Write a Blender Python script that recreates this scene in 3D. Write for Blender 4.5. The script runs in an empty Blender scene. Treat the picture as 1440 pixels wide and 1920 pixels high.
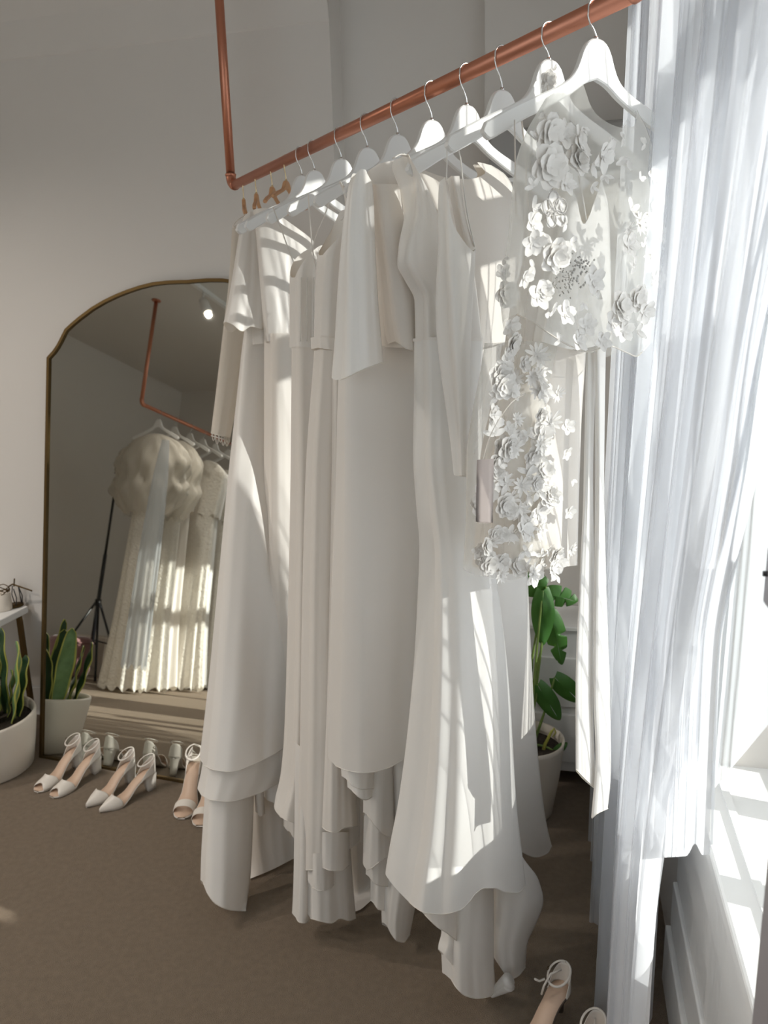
import bpy, math, random
import numpy as np
random.seed(7)
SC = bpy.context.scene
COL = SC.collection
PI = math.pi

# ------------------------------------------------------------------ camera
FPX = 1442.0
PITCH, ROLL = math.radians(12.8), math.radians(1.53)
CAM = np.array([0.0, 0.0, 1.65])
FW = np.array([0, math.cos(PITCH), -math.sin(PITCH)])
_R = np.array([1.0, 0, 0]); _U = np.array([0, math.sin(PITCH), math.cos(PITCH)])
RT = _R*math.cos(ROLL) - _U*math.sin(ROLL)
UP = _U*math.cos(ROLL) + _R*math.sin(ROLL)
def ray(x, y): return FW + RT*(x-720)/FPX - UP*(y-960)/FPX
def on_plane(x, y, P, N):
    d = ray(x, y); return CAM + d*(np.dot(P-CAM, N)/np.dot(d, N))
def at_z(x, y, z=0.0): return on_plane(x, y, np.array([0, 0, z]), np.array([0, 0, 1.0]))
def refl_point(x, y, P, N, Q, M):
    """point seen in the mirror (plane P,N) at pixel x,y lying on plane (Q,M)"""
    H = on_plane(x, y, P, N); d = H-CAM; d = d - 2*np.dot(d, N)*N
    return H + d*(np.dot(Q-H, M)/np.dot(d, M))

cd = bpy.data.cameras.new('camera'); co = bpy.data.objects.new('camera', cd); COL.objects.link(co)
from mathutils import Matrix, Vector
co.matrix_world = Matrix(((RT[0], UP[0], -FW[0], CAM[0]), (RT[1], UP[1], -FW[1], CAM[1]), (RT[2], UP[2], -FW[2], CAM[2]), (0, 0, 0, 1)))
cd.sensor_fit = 'HORIZONTAL'; cd.sensor_width = 36; cd.lens = 36*FPX/1440
cd.dof.use_dof = True; cd.dof.focus_distance = 1.5; cd.dof.aperture_fstop = 8.0
cd.clip_start = 0.02
SC.camera = co

# ------------------------------------------------------------------ room axes (u across, w along the window wall)
RA = math.radians(13.5)
WU = np.array([math.cos(RA), -math.sin(RA), 0]); WW = np.array([math.sin(RA), math.cos(RA), 0]); ZZ = np.array([0, 0, 1.0])
def rm(u, w, z): return WU*u + WW*w + ZZ*z

# ------------------------------------------------------------------ materials
def mat(name, color, rough=0.6, metal=0.0, bump=None, trans=0.0, tcol=None, sheen=0.0, spec=0.5, var=None, coat=0.0):
    m = bpy.data.materials.new(name); m.use_nodes = True
    nt = m.node_tree; nd = nt.nodes; ln = nt.links
    b = nd['Principled BSDF']; out = nd['Material Output']
    b.inputs['Base Color'].default_value = (*color, 1); b.inputs['Roughness'].default_value = rough
    b.inputs['Metallic'].default_value = metal; b.inputs['Specular IOR Level'].default_value = spec
    b.inputs['Sheen Weight'].default_value = sheen; b.inputs['Coat Weight'].default_value = coat
    tc = nd.new('ShaderNodeTexCoord')
    if var:
        sc_, amt = var
        n = nd.new('ShaderNodeTexNoise'); n.inputs['Scale'].default_value = sc_; n.inputs['Detail'].default_value = 5
        ln.new(tc.outputs['Object'], n.inputs['Vector'])
        mx = nd.new('ShaderNodeMix'); mx.data_type = 'RGBA'
        mx.inputs[6].default_value = (*[c*(1-amt) for c in color], 1); mx.inputs[7].default_value = (*[min(1, c*(1+amt)) for c in color], 1)
        ln.new(n.outputs['Fac'], mx.inputs[0]); ln.new(mx.outputs[2], b.inputs['Base Color'])
    if bump:
        sc_, st, dist = bump
        n = nd.new('ShaderNodeTexNoise'); n.inputs['Scale'].default_value = sc_; n.inputs['Detail'].default_value = 4
        ln.new(tc.outputs['Object'], n.inputs['Vector'])
        bp = nd.new('ShaderNodeBump'); bp.inputs['Strength'].default_value = st; bp.inputs['Distance'].default_value = dist
        ln.new(n.outputs['Fac'], bp.inputs['Height']); ln.new(bp.outputs['Normal'], b.inputs['Normal'])
    if trans > 0:
        t = nd.new('ShaderNodeBsdfTranslucent'); t.inputs['Color'].default_value = (*(tcol or color), 1)
        mx = nd.new('ShaderNodeMixShader'); mx.inputs[0].default_value = trans
        ln.new(b.outputs[0], mx.inputs[1]); ln.new(t.outputs[0], mx.inputs[2]); ln.new(mx.outputs[0], out.inputs['Surface'])
    return m

def sheer_mat(name, color, opacity, edge, trans=0.55, weave=None):
    m = bpy.data.materials.new(name); m.use_nodes = True
    nt = m.node_tree; nd = nt.nodes; ln = nt.links
    nd.remove(nd['Principled BSDF']); out = nd['Material Output']
    d = nd.new('ShaderNodeBsdfDiffuse'); d.inputs['Color'].default_value = (*color, 1)
    t = nd.new('ShaderNodeBsdfTranslucent'); t.inputs['Color'].default_value = (*color, 1)
    mx = nd.new('ShaderNodeMixShader'); mx.inputs[0].default_value = trans
    ln.new(d.outputs[0], mx.inputs[1]); ln.new(t.outputs[0], mx.inputs[2])
    tr = nd.new('ShaderNodeBsdfTransparent')
    lw = nd.new('ShaderNodeLayerWeight'); lw.inputs['Blend'].default_value = 0.35
    mr = nd.new('ShaderNodeMapRange'); mr.inputs['To Min'].default_value = opacity; mr.inputs['To Max'].default_value = edge
    ln.new(lw.outputs['Facing'], mr.inputs['Value'])
    m2 = nd.new('ShaderNodeMixShader')
    ln.new(mr.outputs['Result'], m2.inputs[0]); ln.new(tr.outputs[0], m2.inputs[1]); ln.new(mx.outputs[0], m2.inputs[2])
    ln.new(m2.outputs[0], out.inputs['Surface'])
    return m

def glass_mat(name):
    m = bpy.data.materials.new(name); m.use_nodes = True
    nt = m.node_tree; nd = nt.nodes; ln = nt.links
    nd.remove(nd['Principled BSDF']); out = nd['Material Output']
    tr = nd.new('ShaderNodeBsdfTransparent'); tr.inputs['Color'].default_value = (0.96, 0.98, 0.98, 1)
    g = nd.new('ShaderNodeBsdfGlossy'); g.inputs['Roughness'].default_value = 0.02
    fr = nd.new('ShaderNodeFresnel'); fr.inputs['IOR'].default_value = 1.45
    mx = nd.new('ShaderNodeMixShader'); ln.new(fr.outputs[0], mx.inputs[0])
    ln.new(tr.outputs[0], mx.inputs[1]); ln.new(g.outputs[0], mx.inputs[2]); ln.new(mx.outputs[0], out.inputs['Surface'])
    return m

def emit_mat(name, color, s):
    m = bpy.data.materials.new(name); m.use_nodes = True
    b = m.node_tree.nodes['Principled BSDF']; b.inputs['Base Color'].default_value = (*color, 1)
    b.inputs['Emission Color'].default_value = (*color, 1); b.inputs['Emission Strength'].default_value = s
    return m

M = {}
M['wall'] = mat('wall_paint', (0.70, 0.67, 0.635), 0.85, bump=(180, 0.06, 0.002), var=(2.0, 0.02))
M['ceiling'] = mat('ceiling_paint', (0.68, 0.65, 0.61), 0.9, bump=(90, 0.05, 0.002))
M['trim'] = mat('white_gloss_paint', (0.80, 0.80, 0.79), 0.35, bump=(40, 0.03, 0.002))
M['carpet'] = mat('carpet_pile', (0.275, 0.205, 0.14), 0.98, bump=(420, 0.9, 0.012), var=(55, 0.28), sheen=0.2, spec=0.1)
M['copper'] = mat('copper_pipe', (0.60, 0.26, 0.17), 0.40, 1.0, bump=(30, 0.05, 0.001), var=(9, 0.12))
M['chrome'] = mat('chrome_wire', (0.78, 0.78, 0.78), 0.16, 1.0, bump=(80, 0.02, 0.001))
M['brass'] = mat('brass_wire', (0.80, 0.62, 0.36), 0.25, 1.0, bump=(80, 0.02, 0.001))
M['frame_brass'] = mat('aged_brass', (0.13, 0.085, 0.036), 0.55, 1.0, bump=(60, 0.05, 0.001), var=(14, 0.15))
M['mirror'] = mat('mirror_glass', (0.70, 0.71, 0.67), 0.012, 1.0, bump=(1.5, 0.01, 0.001))
M['wood'] = mat('pale_beech', (0.60, 0.33, 0.17), 0.45, bump=(60, 0.1, 0.001), var=(40, 0.12))
M['hanger'] = mat('white_lacquer', (0.80, 0.80, 0.79), 0.32, bump=(60, 0.03, 0.001))
M['satin'] = mat('ivory_satin', (0.85, 0.825, 0.79), 0.42, bump=(7, 0.12, 0.02), trans=0.16, tcol=(0.88, 0.76, 0.60), sheen=0.15, spec=0.45)
M['satin2'] = mat('white_satin', (0.87, 0.86, 0.84), 0.38, bump=(6, 0.12, 0.02), trans=0.14, tcol=(0.88, 0.76, 0.56), sheen=0.15, spec=0.5)
M['crepe'] = mat('cream_crepe', (0.84, 0.805, 0.76), 0.62, bump=(9, 0.12, 0.02), trans=0.18, tcol=(0.88, 0.76, 0.60), sheen=0.2, spec=0.3)
M['chiffon'] = sheer_mat('soft_chiffon', (0.80, 0.75, 0.68), 0.80, 0.97, 0.4)
M['organza'] = sheer_mat('sheer_organza', (0.84, 0.84, 0.81), 0.24, 0.75, 0.45)
M['voile'] = sheer_mat('curtain_voile', (0.84, 0.86, 0.90), 0.50, 0.95, 0.5)
M['voile_thin'] = sheer_mat('thin_curtain_voile', (0.74, 0.76, 0.80), 0.24, 0.92, 0.5)
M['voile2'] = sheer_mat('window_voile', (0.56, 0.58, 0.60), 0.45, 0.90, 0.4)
M['petal'] = mat('silk_petal', (0.84, 0.82, 0.79), 0.5, bump=(60, 0.25, 0.004), trans=0.08, tcol=(0.86, 0.80, 0.70))
M['thread'] = mat('silver_grey_thread', (0.50, 0.48, 0.46), 0.5, bump=(200, 0.2, 0.002))
M['bead'] = mat('grey_beads', (0.42, 0.41, 0.39), 0.25, bump=(200, 0.1, 0.001))
M['seam'] = mat('seam_stitching', (0.70, 0.66, 0.60), 0.6, bump=(200, 0.2, 0.002))
M['glass'] = glass_mat('window_glass')
M['card'] = mat('taupe_card', (0.48, 0.41, 0.38), 0.7, bump=(90, 0.05, 0.001))
M['pot'] = mat('cream_ceramic', (0.72, 0.66, 0.58), 0.45, bump=(25, 0.05, 0.002))
M['soil'] = mat('potting_soil', (0.035, 0.025, 0.018), 0.95, bump=(120, 0.9, 0.01), var=(60, 0.4))
M['leaf_dark'] = mat('dark_green_leaf', (0.018, 0.055, 0.018), 0.42, bump=(22, 0.2, 0.004), var=(26, 0.55))
M['leaf_edge'] = mat('yellow_leaf_margin', (0.46, 0.46, 0.10), 0.45, bump=(22, 0.1, 0.002), var=(18, 0.2))
M['leaf_pale'] = mat('pale_banded_leaf', (0.17, 0.29, 0.12), 0.45, bump=(22, 0.1, 0.002), var=(30, 0.5))
M['monstera'] = mat('monstera_leaf', (0.055, 0.16, 0.035), 0.38, bump=(14, 0.2, 0.004), var=(9, 0.35), trans=0.2, tcol=(0.15, 0.35, 0.04))
M['stem'] = mat('green_stem', (0.16, 0.24, 0.06), 0.5, bump=(30, 0.1, 0.002))
M['shoe'] = mat('ivory_shoe_satin', (0.74, 0.69, 0.63), 0.42, bump=(90, 0.05, 0.001))
M['insole'] = mat('nude_insole', (0.66, 0.48, 0.36), 0.5, bump=(90, 0.05, 0.001))
M['outsole'] = mat('dark_outsole', (0.10, 0.075, 0.06), 0.6, bump=(90, 0.05, 0.001))
M['black'] = mat('black_metal', (0.012, 0.012, 0.014), 0.4, bump=(90, 0.03, 0.001))
M['grey'] = mat('grey_panel', (0.30, 0.29, 0.28), 0.6, bump=(30, 0.05, 0.001))
M['greyframe'] = mat('grey_window_metal', (0.34, 0.32, 0.34), 0.5, bump=(60, 0.03, 0.001))
M['pink'] = mat('dusty_pink_velvet', (0.26, 0.13, 0.13), 0.9, bump=(80, 0.2, 0.003), sheen=0.4)
M['tulle'] = sheer_mat('cream_tulle', (0.80, 0.76, 0.69), 0.62, 0.95, 0.4)
M['lace'] = mat('ivory_lace', (0.82, 0.79, 0.73), 0.7, bump=(55, 1.0, 0.012), trans=0.2, tcol=(0.8, 0.72, 0.6), var=(60, 0.15))
M['bulb'] = emit_mat('lit_bulb', (1.0, 0.86, 0.66), 2.0)

# ------------------------------------------------------------------ object helpers
def thing(name, label, cat, loc=(0, 0, 0), group=None, rotz=0.0):
    o = bpy.data.objects.new(name, None); COL.objects.link(o); o.empty_display_size = 0.05
    o.location = tuple(map(float, loc)); o.rotation_euler = (0, 0, rotz)
    o['label'] = label; o['category'] = cat
    if group: o['group'] = group
    return o
def tag(o, label, cat, group=None):
    o['label'] = label; o['category'] = cat
    if group: o['group'] = group
    return o
class G:
    def __init__(s): s.v = []; s.f = []; s.mi = []
    def add(s, V, F, mi=0):
        b = len(s.v); s.v += [tuple(map(float, p)) for p in V]; s.f += [tuple(b+i for i in q) for q in F]; s.mi += [mi]*len(F)
    def grid(s, P, mi=0, wrap=False):
        n, m = P.shape[0], P.shape[1]; F = []
        for i in range(n-1):
            for j in range(m if wrap else m-1):
                j2 = (j+1) % m
                F.append((i*m+j, i*m+j2, (i+1)*m+j2, (i+1)*m+j))
        s.add(P.reshape(-1, 3), F, mi)
    def box(s, c, sx, sy, sz, ax=None, mi=0):
        c = np.array(c, float); ax = ax or (np.array([1, 0, 0.]), np.array([0, 1, 0.]), ZZ)
        V = [c + ax[0]*sx/2*a + ax[1]*sy/2*b + ax[2]*sz/2*d for a in (-1, 1) for b in (-1, 1) for d in (-1, 1)]
        s.add(V, [(0, 1, 3, 2), (4, 6, 7, 5), (0, 4, 5, 1), (2, 3, 7, 6), (0, 2, 6, 4), (1, 5, 7, 3)], mi)
    def tube(s, pts, r, n=10, mi=0, cap=True, flat=1.0):
        pts = np.array(pts, float); k = len(pts); rr = np.ones(k)*r if np.isscalar(r) else np.array(r, float)
        T = np.gradient(pts, axis=0); T /= np.linalg.norm(T, axis=1)[:, None]+1e-12
        ref = np.array([0, 0, 1.0]) if abs(T[0][2]) < 0.9 else np.array([1.0, 0, 0])
        a = np.cross(T[0], ref); a /= np.linalg.norm(a); P = np.zeros((k, n, 3))
        for i in range(k):
            a = a - T[i]*np.dot(a, T[i]); a /= np.linalg.norm(a)+1e-12; b = np.cross(T[i], a)
            for j in range(n):
                t = 2*PI*j/n; P[i, j] = pts[i] + rr[i]*(a*math.cos(t) + b*math.sin(t)*flat)
        s.grid(P, mi, wrap=True)
        if cap:
            base = len(s.v)-k*n
            s.f.append(tuple(base+j for j in range(n))[::-1]); s.mi.append(mi)
            s.f.append(tuple(base+(k-1)*n+j for j in range(n))); s.mi.append(mi)
    def lathe(s, prof, n=40, c=(0, 0, 0), mi=0, wob=None):
        P = np.zeros((len(prof), n, 3))
        for i, (r, z) in enumerate(prof):
            for j in range(n):
                t = 2*PI*j/n; P[i, j] = (c[0]+r*math.cos(t), c[1]+r*math.sin(t), c[2]+z)
        s.grid(P, mi, wrap=True)
    def build(s, name, m, parent=None, smooth=True, bevel=0, origin=None, solid=0):
        me = bpy.data.meshes.new(name)
        V = np.array(s.v) if s.v else np.zeros((0, 3))
        if origin is not None: V = V - np.array(origin)
        me.from_pydata([tuple(p) for p in V], [], s.f); ms = m if isinstance(m, (list, tuple)) else [m]
        for q in ms: me.materials.append(q)
        for p, i in zip(me.polygons, s.mi): p.material_index = i; p.use_smooth = smooth
        me.update()
        o = bpy.data.objects.new(name, me); COL.objects.link(o)
        if parent is not None: o.parent = parent
        if origin is not None and parent is None: o.location = tuple(map(float, origin))
        if bevel:
            md = o.modifiers.new('bevel', 'BEVEL'); md.width = bevel; md.segments = 2; md.limit_method = 'ANGLE'
        if solid:
            md = o.modifiers.new('solid', 'SOLIDIFY'); md.thickness = solid; md.offset = 0
        return o
def struct(name, g, m, **k):
    o = g.build(name, m, smooth=False, **k); o['kind'] = 'structure'; return o

def interp(tab, x):
    """smooth monotone interpolation of [(x, y)]"""
    X = np.array([t[0] for t in tab], float); Y = np.array([t[1] for t in tab], float); x = np.asarray(x, float)
    if len(X) < 3: return np.interp(x, X, Y)
    h = np.diff(X); d = np.diff(Y)/h; m = np.zeros(len(X)); m[0], m[-1] = d[0], d[-1]
    for i in range(1, len(X)-1):
        if d[i-1]*d[i] > 0: w1 = 2*h[i]+h[i-1]; w2 = h[i]+2*h[i-1]; m[i] = (w1+w2)/(w1/d[i-1]+w2/d[i])
    xc = np.clip(x, X[0], X[-1]); k = np.clip(np.searchsorted(X, xc)-1, 0, len(X)-2)
    t = (xc-X[k])/h[k]; t2, t3 = t*t, t*t*t
    return (2*t3-3*t2+1)*Y[k] + (t3-2*t2+t)*h[k]*m[k] + (-2*t3+3*t2)*Y[k+1] + (t3-t2)*h[k]*m[k+1]

# ------------------------------------------------------------------ the room
W_MIRROR, W_ALC = 2.80, 2.94      # chimney breast face, alcove back
U_L, W_B, CEIL = -4.95, -1.6, 2.98
U_WALL = 0.31; U_GLASS = 0.60; SILL = 0.72; WTOP = 2.62
CORN = on_plane(620, 120, rm(0, W_MIRROR, 0), WW); U_C = float(np.dot(CORN, WU))
CORN2 = on_plane(913, 100, rm(0, W_ALC, 0), WW); U_C2 = float(np.dot(CORN2, WU))
AX = (WU, WW, ZZ)
def rbox(g, u0, u1, w0, w1, z0, z1, mi=0): g.box(rm((u0+u1)/2, (w0+w1)/2, (z0+z1)/2), u1-u0, w1-w0, z1-z0, AX, mi)
g = G(); rbox(g, U_L-.2, 1.0, W_B-.2, 3.2, -.1, 0); struct('floor', g, M['carpet'])
g = G(); rbox(g, U_L-.2, 1.0, W_B-.2, 3.2, CEIL, CEIL+.1); struct('ceiling', g, M['ceiling'])
g = G(); rbox(g, U_L, U_C, W_MIRROR, W_MIRROR+.3, 0, CEIL); rbox(g, U_C, U_C2, W_ALC, W_ALC+.2, 0, CEIL)
struct('wall_back', g, M['wall'])
g = G(); rbox(g, U_C2, U_WALL+.02, W_ALC-.07, W_ALC+.2, 0, CEIL); struct('wall_back_right', g, M['wall'])
g = G(); rbox(g, U_L-.1, U_L, W_B, W_MIRROR+.2, 0, CEIL); struct('wall_left', g, M['wall'])
SH0, SH1, SZ0, SZ1 = -3.0, -.15, .55, 2.6  # opening for the window added behind the camera as fill
g = G(); rbox(g, U_L, SH0, W_B-.1, W_B, 0, CEIL); rbox(g, SH1, 1.0, W_B-.1, W_B, 0, CEIL); rbox(g, SH0, SH1, W_B-.1, W_B, 0, SZ0); rbox(g, SH0, SH1, W_B-.1, W_B, SZ1, CEIL); struct('wall_front', g, M['wall'])
g = G()
for a_ in (SH0, (SH0+SH1)/2-.03, SH1-.06): rbox(g, a_, a_+.06, W_B-.08, W_B-.02, SZ0, SZ1)
rbox(g, SH0, SH1, W_B-.08, W_B-.02, SZ0, SZ0+.06); rbox(g, SH0, SH1, W_B-.08, W_B-.02, SZ1-.06, SZ1)
o = struct('window_4', g, M['trim'], bevel=.004); g = G(); rbox(g, SH0+.05, SH1-.05, W_B-.053, W_B-.047, SZ0+.05, SZ1-.05); g.build('pane', M['glass'], o, smooth=False)  # unseen window, added to light the dresses softly from the front
# ceiling cove seam over the mirror wall
g = G()
P = np.array([[rm(U_L, W_MIRROR-b, z), rm(U_C+.001, W_MIRROR-b, z)] for b, z in [(0.0, 2.70), (.006, 2.705), (.010, 2.72), (.03, 2.82), (.09, 2.92), (.16, 2.98)]])
g.grid(P); struct('trim_1', g, M['wall'])
# baseboards
g = G(); rbox(g, U_L, U_C+.015, W_MIRROR-.018, W_MIRROR, 0, .14); rbox(g, U_C, U_WALL, W_ALC-.088, W_ALC-.07, 0, .14)
struct('baseboard_back', g, M['trim'], bevel=.004)
g = G(); rbox(g, U_L, U_L+.018, W_B, W_MIRROR, 0, .14); struct('baseboard_left', g, M['trim'], bevel=.004)
# window wall with openings
WIN = [(-1.30, -0.05), (0.30, 1.64), (1.74, 2.50)]
g = G(); lo = W_B
for a, b in WIN:
    rbox(g, U_WALL, U_GLASS+.1, lo, a, 0, CEIL); rbox(g, U_WALL, U_GLASS+.1, a, b, 0, SILL-.03); rbox(g, U_WALL, U_GLASS+.1, a, b, WTOP, CEIL); lo = b
rbox(g, U_WALL, U_GLASS+.1, lo, W_ALC+.2, 0, CEIL)
struct('wall_right', g, M['wall'])
g = G()
for i, (z0, z1, b) in enumerate([(0.0, .17, .03), (.17, .30, .018), (.30, .43, .010), (.43, .56, .016), (.56, .69, .024)]):
    rbox(g, U_WALL-b, U_WALL, -0.2, 1.80, z0, z1-.006)
struct('trim_2', g, M['trim'], bevel=.004)
MULL = {0: [-.68], 1: [0.78, 1.17, 1.44], 2: [2.24]}
for i, (a, b) in enumerate(WIN):
    g = G(); u0, u1 = U_GLASS-.03, U_GLASS+.03
    rbox(g, u0, u1, a, a+.05, SILL, WTOP); rbox(g, u0, u1, b-.05, b, SILL, WTOP)
    rbox(g, u0, u1, a, b, SILL, SILL+.06); rbox(g, u0, u1, a, b, WTOP-.05, WTOP)
    rbox(g, u0-.01, u1+.01, a, b, 2.10, 2.20)
    for k, mw in enumerate(MULL[i]): rbox(g, u0, u1, mw-.03, mw+.03, SILL, WTOP)
    o = struct('window_%d' % (i+1), g, M['trim'], bevel=.004)
    g = G(); rbox(g, U_GLASS-.003, U_GLASS+.003, a+.04, b-.04, SILL+.05, WTOP-.04)
    p = g.build('pane', M['glass'], o, smooth=False)
    g = G(); rbox(g, U_WALL-.035, U_GLASS-.02, a-.03, b+.03, SILL-.035, SILL)
    p = g.build('window_sill', M['trim'], o, smooth=False, bevel=.006)
    g = G(); rbox(g, U_WALL+.02, U_WALL+.035, a, b, SILL-.001, SILL+.006); g.build('sill_bead', M['trim'], o, smooth=False)

# ------------------------------------------------------------------ copper rail
RZ = 2.15
EL = at_z(434, 350, RZ); NE = at_z(1152, 3, RZ); RL = float(np.linalg.norm(EL-NE)); RD = (EL-NE)/RL
HN = np.array([-RD[1], RD[0], 0])            # from the rail towards the camera side, along a hanger
def rp(s, z=RZ): return NE + RD*s + ZZ*(z-RZ)
def copper_rail(name, a, b, label, rr=0.0145):
    d = (b-a)/np.linalg.norm(b-a); t = thing(name, label, 'clothes rail', a)
    def L(P): return [p-a for p in P]
    g = G(); g.tube(L([a+d*.03, b-d*.03]), rr, 24); g.build('rail_tube', M['copper'], t)
    for e, sg in ((a, 1), (b, -1)):
        g = G(); g.tube(L([e+ZZ*.03, rm(0, 0, 0)+np.array([e[0], e[1], CEIL-.012])]), rr, 24); g.build('upright_tube', M['copper'], t)
        g = G(); pts = []
        for k in range(9):
            th = PI/2*k/8; pts.append(e + d*sg*.03*(1-math.cos(PI/2-th)) * 1.0 + ZZ*.03*(1-math.sin(PI/2-th)) if False else e + d*sg*.034*math.sin(th)*0 + d*sg*.034*(1-math.cos(th)) + ZZ*.034*(1-math.sin(th)))
        g.tube(L(pts), rr*1.14, 24)
        g.build('elbow_joint', M['copper'], t)
        g = G(); g.lathe([(rr*1.16, -.004), (rr*1.25, -.002), (rr*1.25, .002), (rr*1.16, .004)], 24, e-a+ZZ*.036); g.build('solder_ring', M['copper'], t)
        g = G(); g.lathe([(0.001, CEIL-.001), (.035, CEIL-.001), (.035, CEIL-.008), (.02, CEIL-.013), (.001, CEIL-.013)], 24, (e[0]-a[0], e[1]-a[1], -a[2])); g.build('ceiling_flange', M['copper'], t)
    return t
NEAR_END = NE - RD*.07
copper_rail('clothes_rail', EL, NEAR_END, 'copper pipe rail hanging from the ceiling, carrying the row of wedding dresses')

# ------------------------------------------------------------------ hangers
def smooth_poly(pts, n=4):
    P = np.array(pts, float)
    for _ in range(n-2):
        Q = []
        for i in range(len(P)):
            a, b = P[i], P[(i+1) % len(P)]; Q += [a*.75+b*.25, a*.25+b*.75]
        P = np.array(Q)
    return P
def make_hanger(name, label, body_mat, hook_mat, group, dz=.006, drop=1.0):
    t = thing(name, label, 'hanger', (0, 0, 0), group)
    top = [(0, -.064), (.012, -.066), (.022, -.074), (.030, -.088), (.037, -.106), (.052, -.126), (.078, -.142), (.115, -.158), (.16, -.178), (.205, -.201), (.222, -.212)]
    low = [(.2235, -.226), (.213, -.232), (.19, -.222), (.15, -.200), (.10, -.176), (.05, -.150), (.018, -.130), (0, -.124)]
    low = None; g = G(); H = .006
    # board as quad strips between upper and lower outline
    n = 40; xs = np.linspace(0, .2235, n)
    tx = np.array(top+[(.2235, -.218)]); lx = np.array([(0, -.124), (.018, -.130), (.05, -.150), (.10, -.176), (.15, -.200), (.19, -.222), (.213, -.232), (.2235, -.224)])
    zt = interp([tuple(q) for q in tx], xs); zl = interp([tuple(q) for q in lx], xs); zt = -.064+(zt+.064)*drop+dz; zl = -.064+(zl+.064)*drop+dz; zt = np.maximum(zt, zl+.001)
    for sg in (1, -1):
        sec = []
        for x, a, b in zip(xs, zt, zl):
            bow = .10*x*x*2.2
            m_ = min(.0025, (a-b)*.3)
            sec.append([(sg*x, -H+.002+bow, a), (sg*x, H-.002+bow, a), (sg*x, H+bow, a-m_), (sg*x, H+bow, b+m_), (sg*x, H-.002+bow, b), (sg*x, -H+.002+bow, b), (sg*x, -H+bow, b+m_), (sg*x, -H+bow, a-m_)])
        P = np.array(sec)
        if sg < 0: P = P[:, ::-1]
        g.grid(P, wrap=True)
        b0 = len(g.v)-8; g.f.append(tuple(b0+j for j in range(8))); g.mi.append(0)
    g.build('hanger_body', body_mat, t, smooth=False)
    g = G(); R_ = .0172
    kz_ = (.064-dz-.010)/.054
    pts = [(0, 0, -.085+dz), (0, 0, -.013-.045*kz_), (.001, 0, -.013-.037*kz_), (.006, 0, -.013-.025*kz_), (.013, 0, -.013-.013*kz_), (.0175, 0, -.011)]
    for k in range(0, 13):
        th = math.radians(-10 + k*18); pts.append((R_*math.cos(th), 0, R_*math.sin(th)))
    g.tube(pts, .0016, 8); g.build('hook', hook_mat, t)
    g = G(); g.lathe([(.0001, -.060), (.0035, -.060), (.004, -.063), (.004, -.066)], 12, (0, 0, dz)); g.build('ferrule', hook_mat, t)
    return t
def dup(o, parent=None):
    c = o.copy(); COL.objects.link(c); c.parent = parent
    for ch in list(o.children): dup(ch, c)
    return c
hookpx = [(447, 328), (470, 316), (500, 301), (527, 288), (566, 274), (587, 262), (640, 237), (694, 213), (755, 185), (820, 153), (886, 120), (950, 86), (1040, 42), (1137, 0)]
HS = [float(np.dot(at_z(x, y, RZ+.018)-NE, RD)) for x, y in hookpx]
yaws = [64, 58, 50, 42, 8, 5, 2, 0, 0, 0, 0, 0, -2, -6]
hlab = ['wooden hanger with brass hook nearest the rail elbow, under the sheer-sleeved dress',
        'wooden hanger with brass hook second from the rail elbow, under the cape dress',
        'wooden hanger with brass hook third from the rail elbow',
        'wooden hanger with brass hook nearest to the white hangers',
        'empty-looking white hanger just after the last wooden hanger',
        'white hanger second after the wooden ones, crowded against its neighbour',
        'white hanger whose near tip carries the leftmost single thin strap',
        'white hanger with chrome hook above the pair of lowest thin straps',
        'white hanger above the strapless sweetheart dress',
        'white hanger holding the wrap-front dress with the waistband',
        'white hanger in the boat-neck dress with the flared sleeve',
        'white hanger holding the V-neck dress with the trumpet skirt',
        'white hanger with a cloth flower beside its neck, second nearest the curtain',
        'white hanger nearest the curtain, inside the sheer flower cape']
wh = make_hanger('wooden_hanger', hlab[0], M['wood'], M['brass'], 'wooden hangers at the rail elbow', drop=.42)
ww = make_hanger('white_hanger', hlab[4], M['hanger'], M['chrome'], 'white hangers on the copper rail')
wn = make_hanger('white_hanger', hlab[12], M['hanger'], M['chrome'], 'white hangers on the copper rail', dz=.022)
base_ang = math.atan2(HN[1], HN[0])
for i, s in enumerate(HS):
    proto = wh if i < 4 else (ww if i < 12 else wn)
    o = proto if i in (0, 4, 12) else dup(proto)
    o.location = tuple(rp(s)); o['label'] = hlab[i]
    o.rotation_euler = (0, 0, base_ang + math.radians(yaws[i]))
    if i < 4: o.scale = (.55, .9, .92)

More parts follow.
